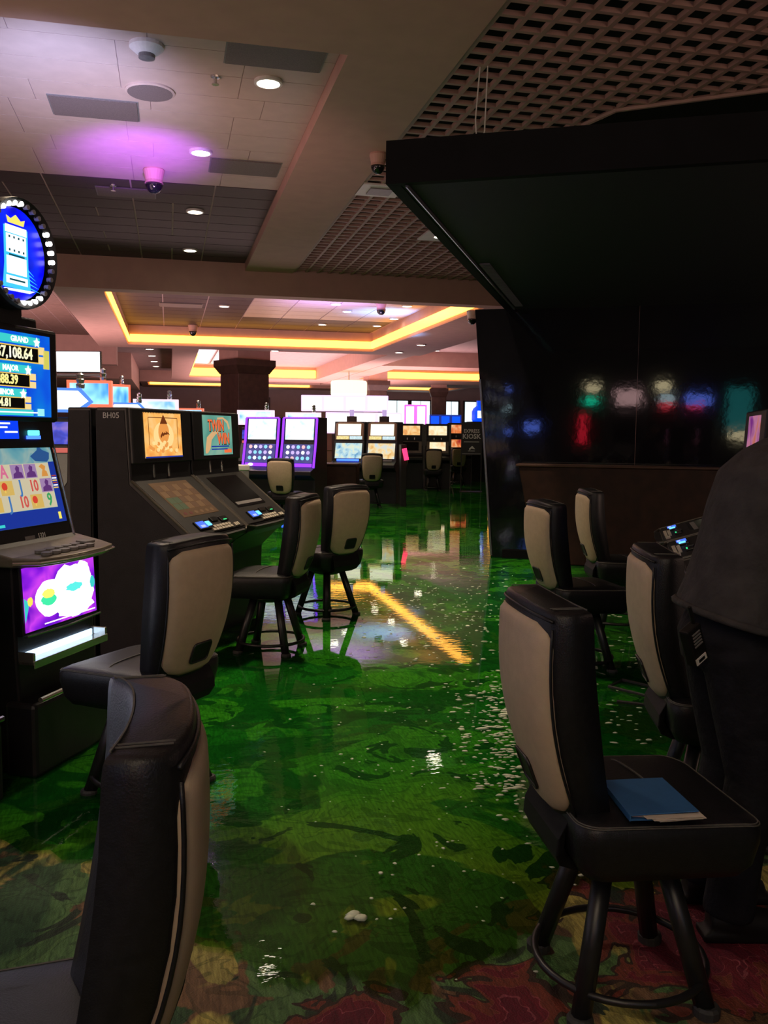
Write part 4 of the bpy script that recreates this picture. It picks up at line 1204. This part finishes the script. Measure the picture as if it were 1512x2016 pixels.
def far_machine(label, l, d, face, style, group=None, w=.66, h=1.80):
    """upright machine; face: heading of its front in degrees from due right of the photographer (270 = straight back at the camera)"""
    a = R(face) - YAW
    t = thing('slot_machine', label, 'slot machine', LD(l, d), a + math.pi/2, group)
    W = w/2
    prof = [(.0, 0), (.62, 0), (.62, h), (.16, h), (.10, h-.42), (-.02, h-.86), (-.22, h-.93), (-.22, h-1.0), (-.02, h-1.08)]
    B().prism_x(prof, -W, W).obj('cabinet', cab_black, t, bevel=.01)
    up1 = Vector((0, .06, .42)).normalized(); up2 = Vector((0, .12, .44)).normalized()
    U = Panel(t, (0, .10, h-.42), (1, 0, 0), up1); Lw = Panel(t, (0, -.02, h-.86), (1, 0, 0), up2)
    if style == 'purple':
        for s in (-1, 1):
            B().tube([(s*(W-.02), -.035, h-.88), (s*(W-.02), .085, h-.42), (s*(W-.02), .15, h-.02)], .022, 6).obj('led_edge', purple_led, t)
        B().tube([(-W+.02, .14, h-.01), (W-.02, .14, h-.01)], .012, 6).obj('led_edge', purple_led, t)
        U.rect(-W+.07, W-.07, .03, .39, art('far_white', [(.55, .75, 1.0), (1, 1, 1), (.85, 1, 1)], 6, 1.3), 'top_screen', .0, .02)
        Lw.rect(-W+.06, W-.06, .07, .40, art('far_navy', [(.05, .06, .22), (.12, .10, .35)], 6, 1.0), 'game_screen', .0, .02)
        q = random.Random(int(l*100))
        cl = [glow('gem_white', (1, .95, .95), 1.3), glow('gem_pink', (1, .55, .6), 1.1), glow('gem_cyan', (.3, .75, .9), 1.1), glow('gem_lilac', (.65, .5, 1), 1.1)]
        for r_ in range(3):
            for c_ in range(5): Lw.disc(-.19+.095*c_, .15+.10*r_, .033, .034, q.choice(cl), 'gem', .02, .026, 8)
        Lw.rect(-W+.06, W-.06, .0, .06, purple_led, 'score_band', .0, .015)
        Lw.disc(-.16, .03, .05, .028, cl[0], 'spin_badge', .015, .02, 10)
        B().box(-W+.01, W-.01, -.215, -.0, h-.94, h-.925).obj('button_deck', mat('lilac_deck', (.45, .38, .5), .35, noise=(20, .1)), t)
        B().box(-W+.04, W-.04, -.01, .01, .06, .14).obj('foot_light', blue_led, t)
    elif style == 'yellow':
        U.poly([(-W+.03, .02), (W-.03, .02), (W-.03, .38), (W-.12, .42), (-W+.12, .42), (-W+.03, .38)], mat('bronze_frame', (.35, .22, .14), .35, .6, noise=(20, .1)), 'top_frame', .0, .012)
        U.rect(-W+.09, W-.09, .12, .37, glow('far_cream', (1.0, .93, .72), 1.5), 'top_screen', .012, .022)
        U.rect(-W+.06, -.01, .03, .10, art('far_gold', [(.85, .65, .15), (1, .9, .5)], 30, 1.0), 'info_strip', .012, .022)
        U.rect(.01, W-.06, .03, .10, art('far_ice', [(.5, .75, .8), (.8, .95, 1)], 30, 1.0), 'info_strip', .012, .022)
        Lw.rect(-W+.05, W-.05, .06, .40, art('far_blue_reels', [(.12, .35, .6), (.55, .8, .85), (.85, .85, .6)], 9, 1.0) if l < -.6 else art('far_warm_reels', [(.8, .45, .12), (.95, .75, .4), (.6, .75, .8)], 9, 1.0), 'game_screen', .0, .015)
        Lw.rect(-W+.1, W-.1, .0, .04, blue_led if l < -.6 else grey_plastic, 'card_strip', .0, .015)
        B().box(-W+.02, W-.02, -.21, -.0, h-.94, h-.925).obj('button_deck', cab_mid, t)
        B().box(-.09, .09, .2, .38, h, h+.12).obj('candle_base', dark_brown, t)
        B().lathe([(.05, h+.12), (.05, h+.26)], 10, (0, .29, 0)).obj('beacon', glow('lilac_beacon', (.7, .5, .9), .8), t)
    else:
        c1 = {'orange': art('far_orange', [(.75, .22, .05), (.95, .55, .2), (1, .8, .5)], 5, 1.0), 'peach': art('far_peach', [(.9, .5, .22), (1, .8, .5), (1, .92, .75)], 5, 1.1),
              'red': art('far_red', [(.35, .02, .02), (.8, .2, .05), (1, .75, .4)], 4, 1.0)}[style]
        U.rect(-W+.05, W-.05, .06, .40, cab_black, 'monitor', .0, .03)
        U.rect(-W+.09, W-.09, .10, .36, c1, 'top_screen', .03, .034)
        for x in (-.1, .1): U.rect(x-.012, x+.012, -.03, .03, chrome, 'hinge_post', .0, .03)
        Lw.rect(-W+.04, W-.04, .05, .38, mat('pale_console', (.34, .27, .20), .4, noise=(14, .15)), 'console_face', .0, .012)
        Lw.rect(-W+.12, W-.12, .12, .36, glass_m if style == 'orange' else c1, 'game_screen', .012, .016)
        B().box(-W+.02, W-.02, -.215, -.0, h-.945, h-.925).obj('button_deck', mat('pale_console', (.34, .27, .20), .4), t)
        for s in (-1, 1): B().box(s*W-.03, s*W+.03, .05, .5, 0, h-.02).obj('side_fin', grey_plastic, t)
    return t


far_machine('machine with purple lit edges and white top screen, left of the two', -2.19, 15.6, 254, 'purple')
far_machine('machine with purple lit edges and white top screen, right of the two', -1.51, 15.4, 254, 'purple')
far_machine('machine with bronze topped cream screen and blue reels, left of its pair', -.80, 19.5, 256, 'yellow', w=.70, h=1.78)
far_machine('machine with bronze topped cream screen and warm reels, right of its pair', -.08, 19.32, 256, 'yellow', w=.70, h=1.78)
far_machine('distant machine with orange screen and unlit console, left of three', .72, 24.6, 266, 'orange', w=.68, h=1.80)
far_machine('distant machine with peach screen, middle of three', 1.46, 24.55, 266, 'peach', w=.68, h=1.80)
far_machine('distant machine with red bordered screen beside the kiosk sign', 2.28, 27.2, 266, 'red', w=.72, h=1.86)
# box trim with red light at the right of the yellow pair
t = thing('end_light', 'glowing red light strip on the end of the yellow screen pair', 'light', LD(.40, 18.7, 0), R(-10))
B().box(-.06, .06, -.10, .5, 0, 1.30).obj('post', cab_grey, t, bevel=.01)
B().tube([(.0, -.16, 1.22), (.05, -.18, .98)], .05, 8).obj('tube', glow('red_strip', (1.0, .03, .12), 2.5), t)

# low brown box between the machine pairs
t = thing('bank_end_box', 'low dark brown box between the purple and yellow machine pairs', 'box', LD(-.93, 17.2), R(-20))
B().box(-.42, .42, -.2, .25, 0, .92).obj('body', wood, t, bevel=.01)
B().box(-.44, .44, -.22, .27, .92, .95).obj('top', mat('panel_cap', (.09, .045, .03), .4), t)
t = thing('trash_bin', 'pale narrow bin just behind the farther slant machine', 'bin', LD(-2.13, 13.0), 0)
B().box(-.14, .14, -.14, .14, 0, .98).obj('body', grey_plastic, t, bevel=.015)
B().box(-.15, .15, -.15, .15, .98, 1.06).obj('top', white_plastic, t, bevel=.015)


def sign_machine(label, l, d, face, zt, w, hs, style, hexa=False):
    """machine whose lit topper shows above the nearer cabinets; body below"""
    a = R(face) - YAW
    t = thing('slot_machine', label, 'slot machine', LD(l, d), a + math.pi/2)
    W = w/2
    B().prism_x([(-.02, 0), (.6, 0), (.6, zt-hs-.05), (.1, zt-hs-.05), (.02, 1.3), (-.2, .95), (-.2, .88), (-.02, .8)], -W*.8, W*.8).obj('cabinet', cab_black, t, bevel=.01)
    S = Panel(t, (0, .02, 1.0), (1, 0, 0), (0, .05, .5))
    S.rect(-W*.72, W*.72, .0, .28, art('far_violet', [(.05, .02, .35), (.12, .05, .6), (.45, .35, .7)], 9, .8), 'game_screen', -.1, .03)
    S.rect(-W*.72, W*.72, .31, .36, glow('far_coral', (.75, .15, .12), .8), 'info_strip', -.1, .03)
    S.rect(-W*.72, W*.72, .40, max(.5, zt-hs-1.10), art('far_indigo', [(.02, .02, .35), (.05, .08, .7), (.3, .2, .7)], 7, .9), 'upper_screen', -.1, .03)
    z0, z1 = zt-hs, zt
    P = Panel(t, (0, .06, z0), (1, 0, 0), (0, 0, 1))
    bodyp = [(-W, 0), (W, 0), (W, hs), (-W, hs)] if not hexa else [(-W*.55, 0), (W*.55, 0), (W, hs*.45), (W*.62, hs), (-W*.62, hs), (-W, hs*.45)]
    fr = {'blue': glow('frame_blue', (.08, .25, .8), 1.2), 'red': glow('frame_red', (1.0, .16, .08), 1.4), 'white': glow('frame_pink', (1.0, .75, .85), 1.2)}[style]
    o = P.poly(bodyp, fr, 'topper_frame', -.12, .02)
    inner = [(x*.86, hs*.5+(y-hs*.5)*.78) for x, y in bodyp]
    P.poly(inner, art('topper_'+style+('h' if hexa else ''), {'blue': [(.6, .85, 1), (1, 1, 1), (.75, .95, 1)], 'red': [(.0, .2, .85), (.3, .75, 1), (1, 1, 1)], 'white': [(.05, .35, .75), (.6, .8, .9), (1, .8, .85)]}[style], 3, 1.4), 'topper_screen', .02, .03)
    B().lathe([(.04, z1), (.045, z1+.04), (.035, z1+.05), (.045, z1+.09), (.035, z1+.10), (.04, z1+.14), (.02, z1+.16)], 10, (W*.6, .1, 0)).obj('beacon', chrome, t)
    return t


sign_machine('blue machine with hexagonal white topper, directly behind the tall left machine', -3.33, 9.2, 285, 1.98, .62, .25, 'blue', True)
sign_machine('machine with red framed blue topper sign on the far left', -3.77, 11.4, 280, 2.18, .55, .34, 'red')
sign_machine('machine with second hexagonal white topper above the dark pair', -4.05, 14.0, 285, 1.98, .66, .24, 'blue', True)
sign_machine('machine with narrow red framed topper seen edge on', -4.9, 16.2, 315, 2.38, .7, .4, 'red')
sign_machine('machine with wide blue and pink topper sign above the dark pair', -4.05, 15.8, 280, 2.10, .78, .34, 'white')
sign_machine('machine with red framed pale topper above the teal screen', -3.75, 17.2, 275, 1.98, .50, .30, 'red')
sign_machine('machine with white pink topper just behind the teal screen cabinet', -2.65, 18.2, 265, 1.98, .75, .30, 'white')
sign_machine('machine with white topper behind the purple pair', -1.75, 19.0, 265, 1.96, .75, .28, 'white')

# far bright signs
pk = glow('sign_lilac', (.85, .55, 1.0), 1.6)


def lit_sign(label, l, d, z0, z1, w, n, m, frame_m, pole=True, name='lit_sign'):
    t = thing(name, label, 'sign', LD(l, d), -YAW)
    W = w/2
    B().box(-W, W, .0, .25, z0, z1).obj('sign_box', frame_m, t, bevel=.02)
    for k in range(n):
        B().box(-W+w*k/n+.06, -W+w*(k+1)/n-.06, -.03, .0, z0+.07, z1-.07).obj('light_panel', m, t)
        B().lathe([(.10, -.034), (.06, -.05)], 7).tf(Matrix.Translation((-W+w*(k+.55)/n, -.03, (z0+z1)/2)) @ Matrix.Rotation(math.pi/2, 4, 'X') @ Matrix.Translation((0, 0, .02))).obj('emblem', glow('emblem_violet', (.35, .15, .6), .9), t)
    if pole:
        for s in (-.8, .8): B().box(s*W-.06, s*W+.06, .08, .2, 0, z0).obj('post', dark_brown, t)
    return t


wp = glow('sign_white', (1.0, .96, .95), 1.9)
lit_sign('long row of white light panels with lilac frame, upper tier', -1.62, 36.0, 2.38, 3.02, 3.5, 4, wp, pk)
lit_sign('white lit panels below the long lilac framed row', -.80, 34.0, 1.5, 2.30, 2.9, 3, wp, pk)
lit_sign('bright white and magenta sign beside the third machine group', 1.10, 32.0, 1.6, 2.55, .80, 2, wp, glow('sign_magenta', (.9, .15, .8), 1.4))
lit_sign('blue lit sign boxes above the peach screen machine', 2.58, 38.0, 1.85, 2.32, 1.35, 3, glow('sign_blue', (.0, .06, 1.0), 1.8), navy)
t = thing('drum_chandelier', 'glowing cream drum chandelier hanging above the bright signs', 'chandelier', LD(-2.1, 52, 3.65))
B().lathe([(1.0, 0), (1.05, .1), (1.05, .75), (1.0, .85)], 28).obj('drum_shade', glow('drum_cream', (1.0, .86, .55), 1.7), t)
B().tube([(0, 0, .85), (0, 0, 1.4)], .03, 6).obj('stem', chrome, t)
# hanging television on the far left
t = thing('hanging_screen', 'bright white hanging screen on the far left under the soffit', 'screen', LD(-5.15, 15.0, 0), -YAW)
B().box(-.40, .40, .0, .08, 2.50, 2.86).obj('screen_body', cab_black, t, bevel=.01)
B().box(-.385, .385, -.012, .0, 2.515, 2.845).obj('screen_glass', glow('tv_white', (1, .98, 1), 1.8), t)
B().box(-.42, .42, -.1, .14, 2.44, 2.475).obj('tray', grey_plastic, t)
B().tube([(0, .05, 2.44), (0, .05, 0.0)], .03, 8).obj('post', steel_black, t)


def column(label, l, d, w, rz, top=ZS):
    t = thing('column', label, 'column', LD(l, d, WZ+.001), rz - YAW)
    W = w/2
    B().box(-W, W, -W, W, 0, 4.15).obj('shaft', dark_brown, t, bevel=.02)
    B().hexa([(x*1.02*W, y*1.02*W, 4.15) for x, y in ((-1, -1), (1, -1), (1, 1), (-1, 1))], [(x*1.28*W, y*1.28*W, 4.5) for x, y in ((-1, -1), (1, -1), (1, 1), (-1, 1))]).obj('capital', dark_brown, t)
    B().box(-1.28*W, 1.28*W, -1.28*W, 1.28*W, 4.5, 4.78).obj('capital_band', dark_brown, t)
    B().box(-1.05*W, 1.05*W, -1.05*W, 1.05*W, 4.78, ZC).obj('neck', paint, t)
    B().box(W, W+.04, -.16, .16, 2.2, 4.0).obj('light_strip', mat('frosted_strip', (.6, .5, .48), .5, noise=(30, .1)), t)
    return t


column('large dark brown column with pale light strip behind the purple machines', -6.5, 41.5, 1.62, R(40))
column('second dark brown column beside the drum chandelier', -.62, 57, 1.15, R(20))
column('third dark brown column in front of the far windows', 3.95, 66, 1.05, R(0))
column('slim far column at the left of the long sign row', -10.2, 64, 1.3, R(0))

# kiosk sign on a stand
t = thing('kiosk_sign', 'black free standing sign reading EXPRESS KIOSK by the black partition', 'sign', LD(2.27, 23.3), -YAW-R(4))
B().box(-.27, .27, -.02, .02, .98, 1.84).obj('sign_board', mat('sign_black', (.008, .008, .01), .4, noise=(20, .2)), t)
for s in (-1, 1): B().box(s*.26-.012, s*.26+.012, -.014, .014, .02, 1.0).obj('stand_post', steel_black, t)
B().box(-.29, .29, -.16, .16, .0, .03).obj('base', steel_black, t)
pr = mat('sign_print', (.75, .75, .75), .6, noise=(20, .05))
S = Panel(t, (0, -.021, .98), (1, 0, 0), (0, 0, 1))
S.text('EXPRESS', 0, .62, .135, pr, 'lettering', .001, .82, .003); S.text('KIOSK', 0, .48, .17, pr, 'lettering', .001, .98, .004)
S.rect(-.2, .2, .335, .35, pr, 'lettering', .0, .002)
S.poly([(-.06, .17), (.02, .24), (.06, .20), (.10, .15), (.0, .17), (-.05, .12)], pr, 'emblem', .0, .002); S.rect(-.09, .09, .10, .115, pr, 'lettering', .0, .002)
S.rect(-.24, .24, .03, .036, pr, 'rule', .0, .002)
t = thing('bottle_topper', 'blue lit bottle shaped machine topper above the kiosk sign', 'sign', LD(3.0, 28.6))
B().box(-.3, .3, -.2, .3, 0, 1.92).obj('cabinet', cab_black, t)
B().lathe([(.19, 1.92), (.22, 1.98), (.22, 2.24), (.17, 2.34), (.07, 2.42), (.07, 2.55), (.075, 2.58)], 20).obj('bottle', glow('bottle_blue', (.0, .05, .9), 1.6), t, smooth=True)
B().box(-.11, .11, -.235, -.2, 2.03, 2.26).obj('bottle_label', glow('label_white', (.7, .85, 1), 1.8), t)

# ------------------------------------------------------------------ blue folder on the foreground stool
fo = thing('folder', 'blue folder stuffed with white papers on the right foreground stool seat', 'folder', LD(.705, 2.27, .5855), R(4)-YAW)
fm = mat('folder_blue', (.030, .13, .34), .5, noise=(40, .06))
B().box(-.092, .092, -.115, .115, .0, .004).obj('back_cover', fm, fo, bevel=.001)
B().hexa([(-.090, -.118, .014), (.088, -.112, .019), (.082, .116, .015), (-.088, .113, .012)], [(-.090, -.118, .017), (.088, -.112, .022), (.082, .116, .018), (-.088, .113, .015)]).obj('front_cover', fm, fo, bevel=.001)
B().box(-.092, -.088, -.116, .115, .0, .016).obj('spine', fm, fo)
paper = mat('paper', (.62, .54, .46), .7, noise=(30, .06))
q = random.Random(2)
for k in range(6):
    z = .0045+.0017*k
    a = q.uniform(-.004, .004)
    x0 = -.045+q.uniform(-.01, .035); y0 = -.128-q.uniform(0, .016)
    pts = [(x0, y0), (.094+q.uniform(-.003, .006), y0+.010+a), (.086, .10), (-.08, .10), (-.08, -.10), (x0-.004, y0+.02)]
    B().hexa([(x, y, z) for x, y in pts], [(x, y, z+.0013) for x, y in pts]).obj('paper', paper, fo)

# ------------------------------------------------------------------ machines behind the photographer (seen mirrored in the black wall)


def back_sign(label, u, v, parts):
    q_ = K(u, v, 0)
    t = thing('slot_machine', label, 'slot machine', q_, math.pi/2 - R(15) - YAW + math.pi/2)
    B().prism_x([(.0, 0), (.6, 0), (.6, 2.0), (.2, 2.0), (.12, 1.3), (-.15, .95), (-.15, .88), (.0, .8)], -.36, .36).obj('cabinet', cab_black, t, bevel=.01)
    B().box(-.30, .30, .3, .55, 2.0, 2.9).obj('topper', cab_black, t, bevel=.02)
    S = Panel(t, (0, .10, 0), (1, 0, 0), (0, 0, 1))
    for a0, a1, z0, z1, m in parts:
        S.rect(a0, a1, z0, z1, m, 'lit_screen', -.25 if z0 > 2 else -.1, .04)
    return t


bl = glow('mirror_blue', (.12, .22, 1.0), 7.8); cw = glow('mirror_cream', (1.0, .85, .5), 7.8); gr = glow('mirror_green', (.0, 1.0, .55), 9.1); rd = glow('mirror_red', (1.0, .02, .05), 6.5)
pw = glow('mirror_pink', (1.0, .6, .6), 5.2); tl_ = glow('mirror_teal', (.03, .35, .35), 3.1); ice = glow('mirror_ice', (.6, .9, 1.0), 6.5)
for k, (v, parts) in enumerate((
        (-1.95, ((-.3, .3, 2.72, 2.80, bl), (-.25, .3, 2.2, 2.34, ice), (-.3, .3, 1.55, 1.66, bl), (-.3, .2, 1.15, 1.22, bl))),
        (-1.05, ((-.2, .2, 1.62, 1.85, bl),)),
        (.45, ((-.3, .1, 2.72, 2.9, cw), (-.28, .1, 2.38, 2.52, gr), (.05, .22, 1.3, 2.1, rd))),
        (1.5, ((-.33, .33, 2.35, 2.75, pw),)),
        (2.4, ((-.15, .2, 2.72, 2.95, cw), (-.25, .05, 2.25, 2.42, rd), (-.25, .05, 2.43, 2.6, ice))),
        (3.3, ((-.3, .3, 2.35, 2.62, bl), (-.1, .3, 2.25, 2.36, rd))),
        (4.3, ((-.3, .3, 1.7, 2.8, tl_), (-.25, .2, 1.45, 1.65, cw))))):
    back_sign(['slot machine with blue light bars, behind the photographer', 'slot machine with a small blue screen, behind the photographer', 'slot machine with green and red lights, behind the photographer',
               'slot machine with a pinkish top screen, behind the photographer', 'slot machine with a red and white screen, behind the photographer', 'slot machine with a blue and red screen, behind the photographer',
               'slot machine with a teal column screen, behind the photographer'][k], -8.2, v, parts)

# ------------------------------------------------------------------ standing person


def ell(bd, c, r, n=14, m=10):
    c = Vector(c); rings = []
    for i in range(1, m):
        a = math.pi*i/m - math.pi/2
        rings.append([c+Vector((r[0]*math.cos(a)*math.cos(2*math.pi*k/n), r[1]*math.cos(a)*math.sin(2*math.pi*k/n), r[2]*math.sin(a))) for k in range(n)])
    return bd.loft(rings)


def spine(bd, rows, n=20, tilt=0.0):
    """rows: (x, z, half depth, half width); rings tilted forward"""
    rings = []
    for x, z, a, b_ in rows:
        ring = []
        for k in range(n):
            t = 2*math.pi*k/n; dx = a*math.cos(t)
            ring.append(Vector((x+dx*math.cos(tilt), b_*math.sin(t), z-dx*math.sin(tilt))))
        rings.append(ring)
    return bd.loft(rings)


def solid(bd, name, m, parent, vox, sm=4):
    o = bd.obj(name, m, parent)
    r = o.modifiers.new('remesh', 'REMESH'); r.mode = 'VOXEL'; r.voxel_size = vox; r.use_smooth_shade = True
    s_ = o.modifiers.new('smooth', 'SMOOTH'); s_.iterations = sm; s_.factor = .5
    return o


LEAN = R(15)
pr_ = thing('person', 'standing person in dark jacket and trousers leaning forward at the right edge', 'person', LD(1.09, 2.74), -YAW)
skin_m = mat('skin', (.42, .25, .18), .5, noise=(30, .06))
body = B()
spine(body, [(-.01, .84, .10, .14), (.0, .93, .12, .165), (.01, 1.06, .10, .14), (.045, 1.22, .105, .15), (.075, 1.36, .105, .165), (.12, 1.45, .075, .13), (.155, 1.50, .05, .06)], tilt=LEAN)
body.tube([(.14, 0, 1.47), (.185, 0, 1.56), (.205, 0, 1.62)], [.058, .052, .055], 12)
ell(body, (.245, 0, 1.665), (.098, .076, .115)); ell(body, (.275, 0, 1.615), (.062, .056, .062))
body.tube([(.332, 0, 1.675), (.352, 0, 1.645), (.348, 0, 1.632)], [.010, .016, .012], 8)
for s in (-1, 1):
    ell(body, (.23, s*.078, 1.655), (.020, .010, .032), 8, 6)
    body.tube([(.10, s*.14, 1.42), (.15, s*.21, 1.36), (.30, s*.25, 1.12), (.60, s*.19, 1.03), (.645, s*.18, 1.02)], [.06, .052, .042, .03, .026], 12)
    body.hexa([(.63, s*.18-.038, 1.005), (.725, s*.18-.042, .995), (.725, s*.18+.042, .995), (.63, s*.18+.038, 1.005)], [(.63, s*.18-.034, 1.032), (.725, s*.18-.040, 1.022), (.725, s*.18+.040, 1.022), (.63, s*.18+.034, 1.032)])
    for k, L in enumerate((.070, .082, .078, .060)):
        y = s*.18 + s*(-.033+.022*k)
        body.tube([(.715, y, 1.009), (.715+L*.5, y*1.0, 1.006), (.715+L*.85, y, .988), (.715+L, y, .975)], [.0098, .0092, .0085, .007], 8)
    body.tube([(.65, s*.18-s*.034, 1.015), (.69, s*.18-s*.066, 1.005), (.725, s*.18-s*.078, .992)], [.012, .0105, .0085], 8)
    body.tube([(.0, s*.085, .90), (.045, s*.10, .50), (-.01, s*.105, .10)], [.085, .056, .04], 12)
    body.tube([(-.05, s*.105, .05), (.06, s*.11, .04), (.16, s*.115, .03)], [.038, .036, .026], 10)
solid(body, 'body', skin_m, pr_, .0075, 3)
cloth = mat('charcoal_jacket', (.050, .046, .046), .85, noise=(14, .25), bump=(28, .5), spec=.2)
jk = B()
spine(jk, [(-.015, .985, .155, .215), (-.01, 1.01, .153, .213), (.005, 1.07, .146, .198), (.035, 1.18, .145, .195), (.065, 1.30, .148, .205), (.09, 1.41, .138, .205), (.125, 1.48, .105, .165), (.16, 1.53, .07, .085)], 24, LEAN)
for s in (-1, 1):
    jk.tube([(.095, s*.14, 1.415), (.15, s*.22, 1.365), (.22, s*.25, 1.25), (.30, s*.26, 1.115), (.45, s*.225, 1.065), (.61, s*.19, 1.035)], [.078, .078, .068, .062, .054, .044], 14)
jo = solid(jk, 'jacket', cloth, pr_, .011, 3)
# hem band and collar
hb = B()
hem = []
for k in range(28):
    t = 2*math.pi*k/28; dx = .153*math.cos(t); hem.append(Vector((-.015+dx*math.cos(LEAN)*1.01, .217*math.sin(t), .99-dx*math.sin(LEAN))))
hb.tube(hem, .012, 6, True)
hb.obj('hem_band', cloth, jo, smooth=True)
cb = B(); col = []
for k in range(20):
    t = 2*math.pi*k/20; dx = .062*math.cos(t); col.append(Vector((.168+dx*math.cos(LEAN), .066*math.sin(t), 1.535-dx*math.sin(LEAN))))
cb.tube(col, .014, 6, True); cb.obj('collar', cloth, jo, smooth=True)
# sleeve and back seams as raised ridges
sm_ = B()
sm_.tube([(.03, -.17, 1.46), (.05, -.255, 1.38), (.07, -.275, 1.30), (.12, -.262, 1.21)], .0055, 6)
sm_.obj('sleeve_seam', cloth, jo, smooth=True)
tr = B()
spine(tr, [(-.02, .83, .125, .165), (-.015, .92, .145, .185), (.0, .99, .13, .175), (.02, 1.04, .115, .165)], 20, R(8))
for s in (-1, 1):
    tr.tube([(-.005, s*.088, .90), (.02, s*.098, .70), (.045, s*.102, .50), (.01, s*.106, .28), (-.015, s*.108, .075)], [.118, .10, .080, .075, .078], 14)
solid(tr, 'trousers', mat('navy_trousers', (.010, .010, .014), .85, noise=(16, .3), bump=(30, .4), spec=.2), pr_, .011, 3)
for s in (-1, 1):
    sh_ = B(); sh_.tube([(-.075, s*.107, .055), (.0, s*.11, .06), (.10, s*.115, .048), (.19, s*.12, .035)], [.040, .050, .046, .030], 12); sh_.box(-.10, .205, s*.113-.042, s*.113+.042, .001, .03)
    solid(sh_, 'shoe', handle_black, pr_, .009, 3)
hr = B(); ell(hr, (.225, 0, 1.695), (.102, .084, .10)); ell(hr, (.195, 0, 1.65), (.07, .078, .09))
solid(hr, 'hair', mat('dark_hair', (.015, .011, .009), .7, noise=(60, .3), bump=(90, .4)), pr_, .010, 2)
for s in (-1, 1):
    e_ = B(); ell(e_, (.334, s*.030, 1.672), (.010, .013, .009), 10, 8); e_.obj('eye', mat('eye_white', (.7, .68, .65), .3, noise=(30, .05)), pr_, smooth=True)
B().tube([(.336, -.024, 1.606), (.345, 0, 1.604), (.336, .024, 1.606)], .006, 6).obj('mouth', mat('lips', (.30, .12, .10), .5, noise=(30, .1)), pr_, smooth=True)
# radio clipped at the hip
rd_ = thing('belt_radio', 'black radio with a small white label clipped at the hip of the dark clothed person', 'radio', LD(.920, 2.585, .93), -YAW+R(35))
Rm = Matrix.Rotation(R(-24), 4, 'Y')
B().box(-.032, .032, -.018, .018, -.055, .065).tf(Rm).obj('radio_body', handle_black, rd_, bevel=.006)
for k in range(5): B().box(-.018, .018, -.021, -.017, .005+.010*k, .009+.010*k).tf(Rm).obj('speaker_slot', grey_plastic, rd_)
B().box(-.028, .020, -.0205, -.017, -.050, -.030).tf(Rm).obj('label', white_plastic, rd_)
B().box(-.018, .010, -.0215, -.02, -.045, -.036).tf(Rm).obj('label_print', black_em, rd_)
B().tube([(.022, 0, .06), (.022, 0, .12)], .006, 8).tf(Rm).obj('antenna', handle_black, rd_)
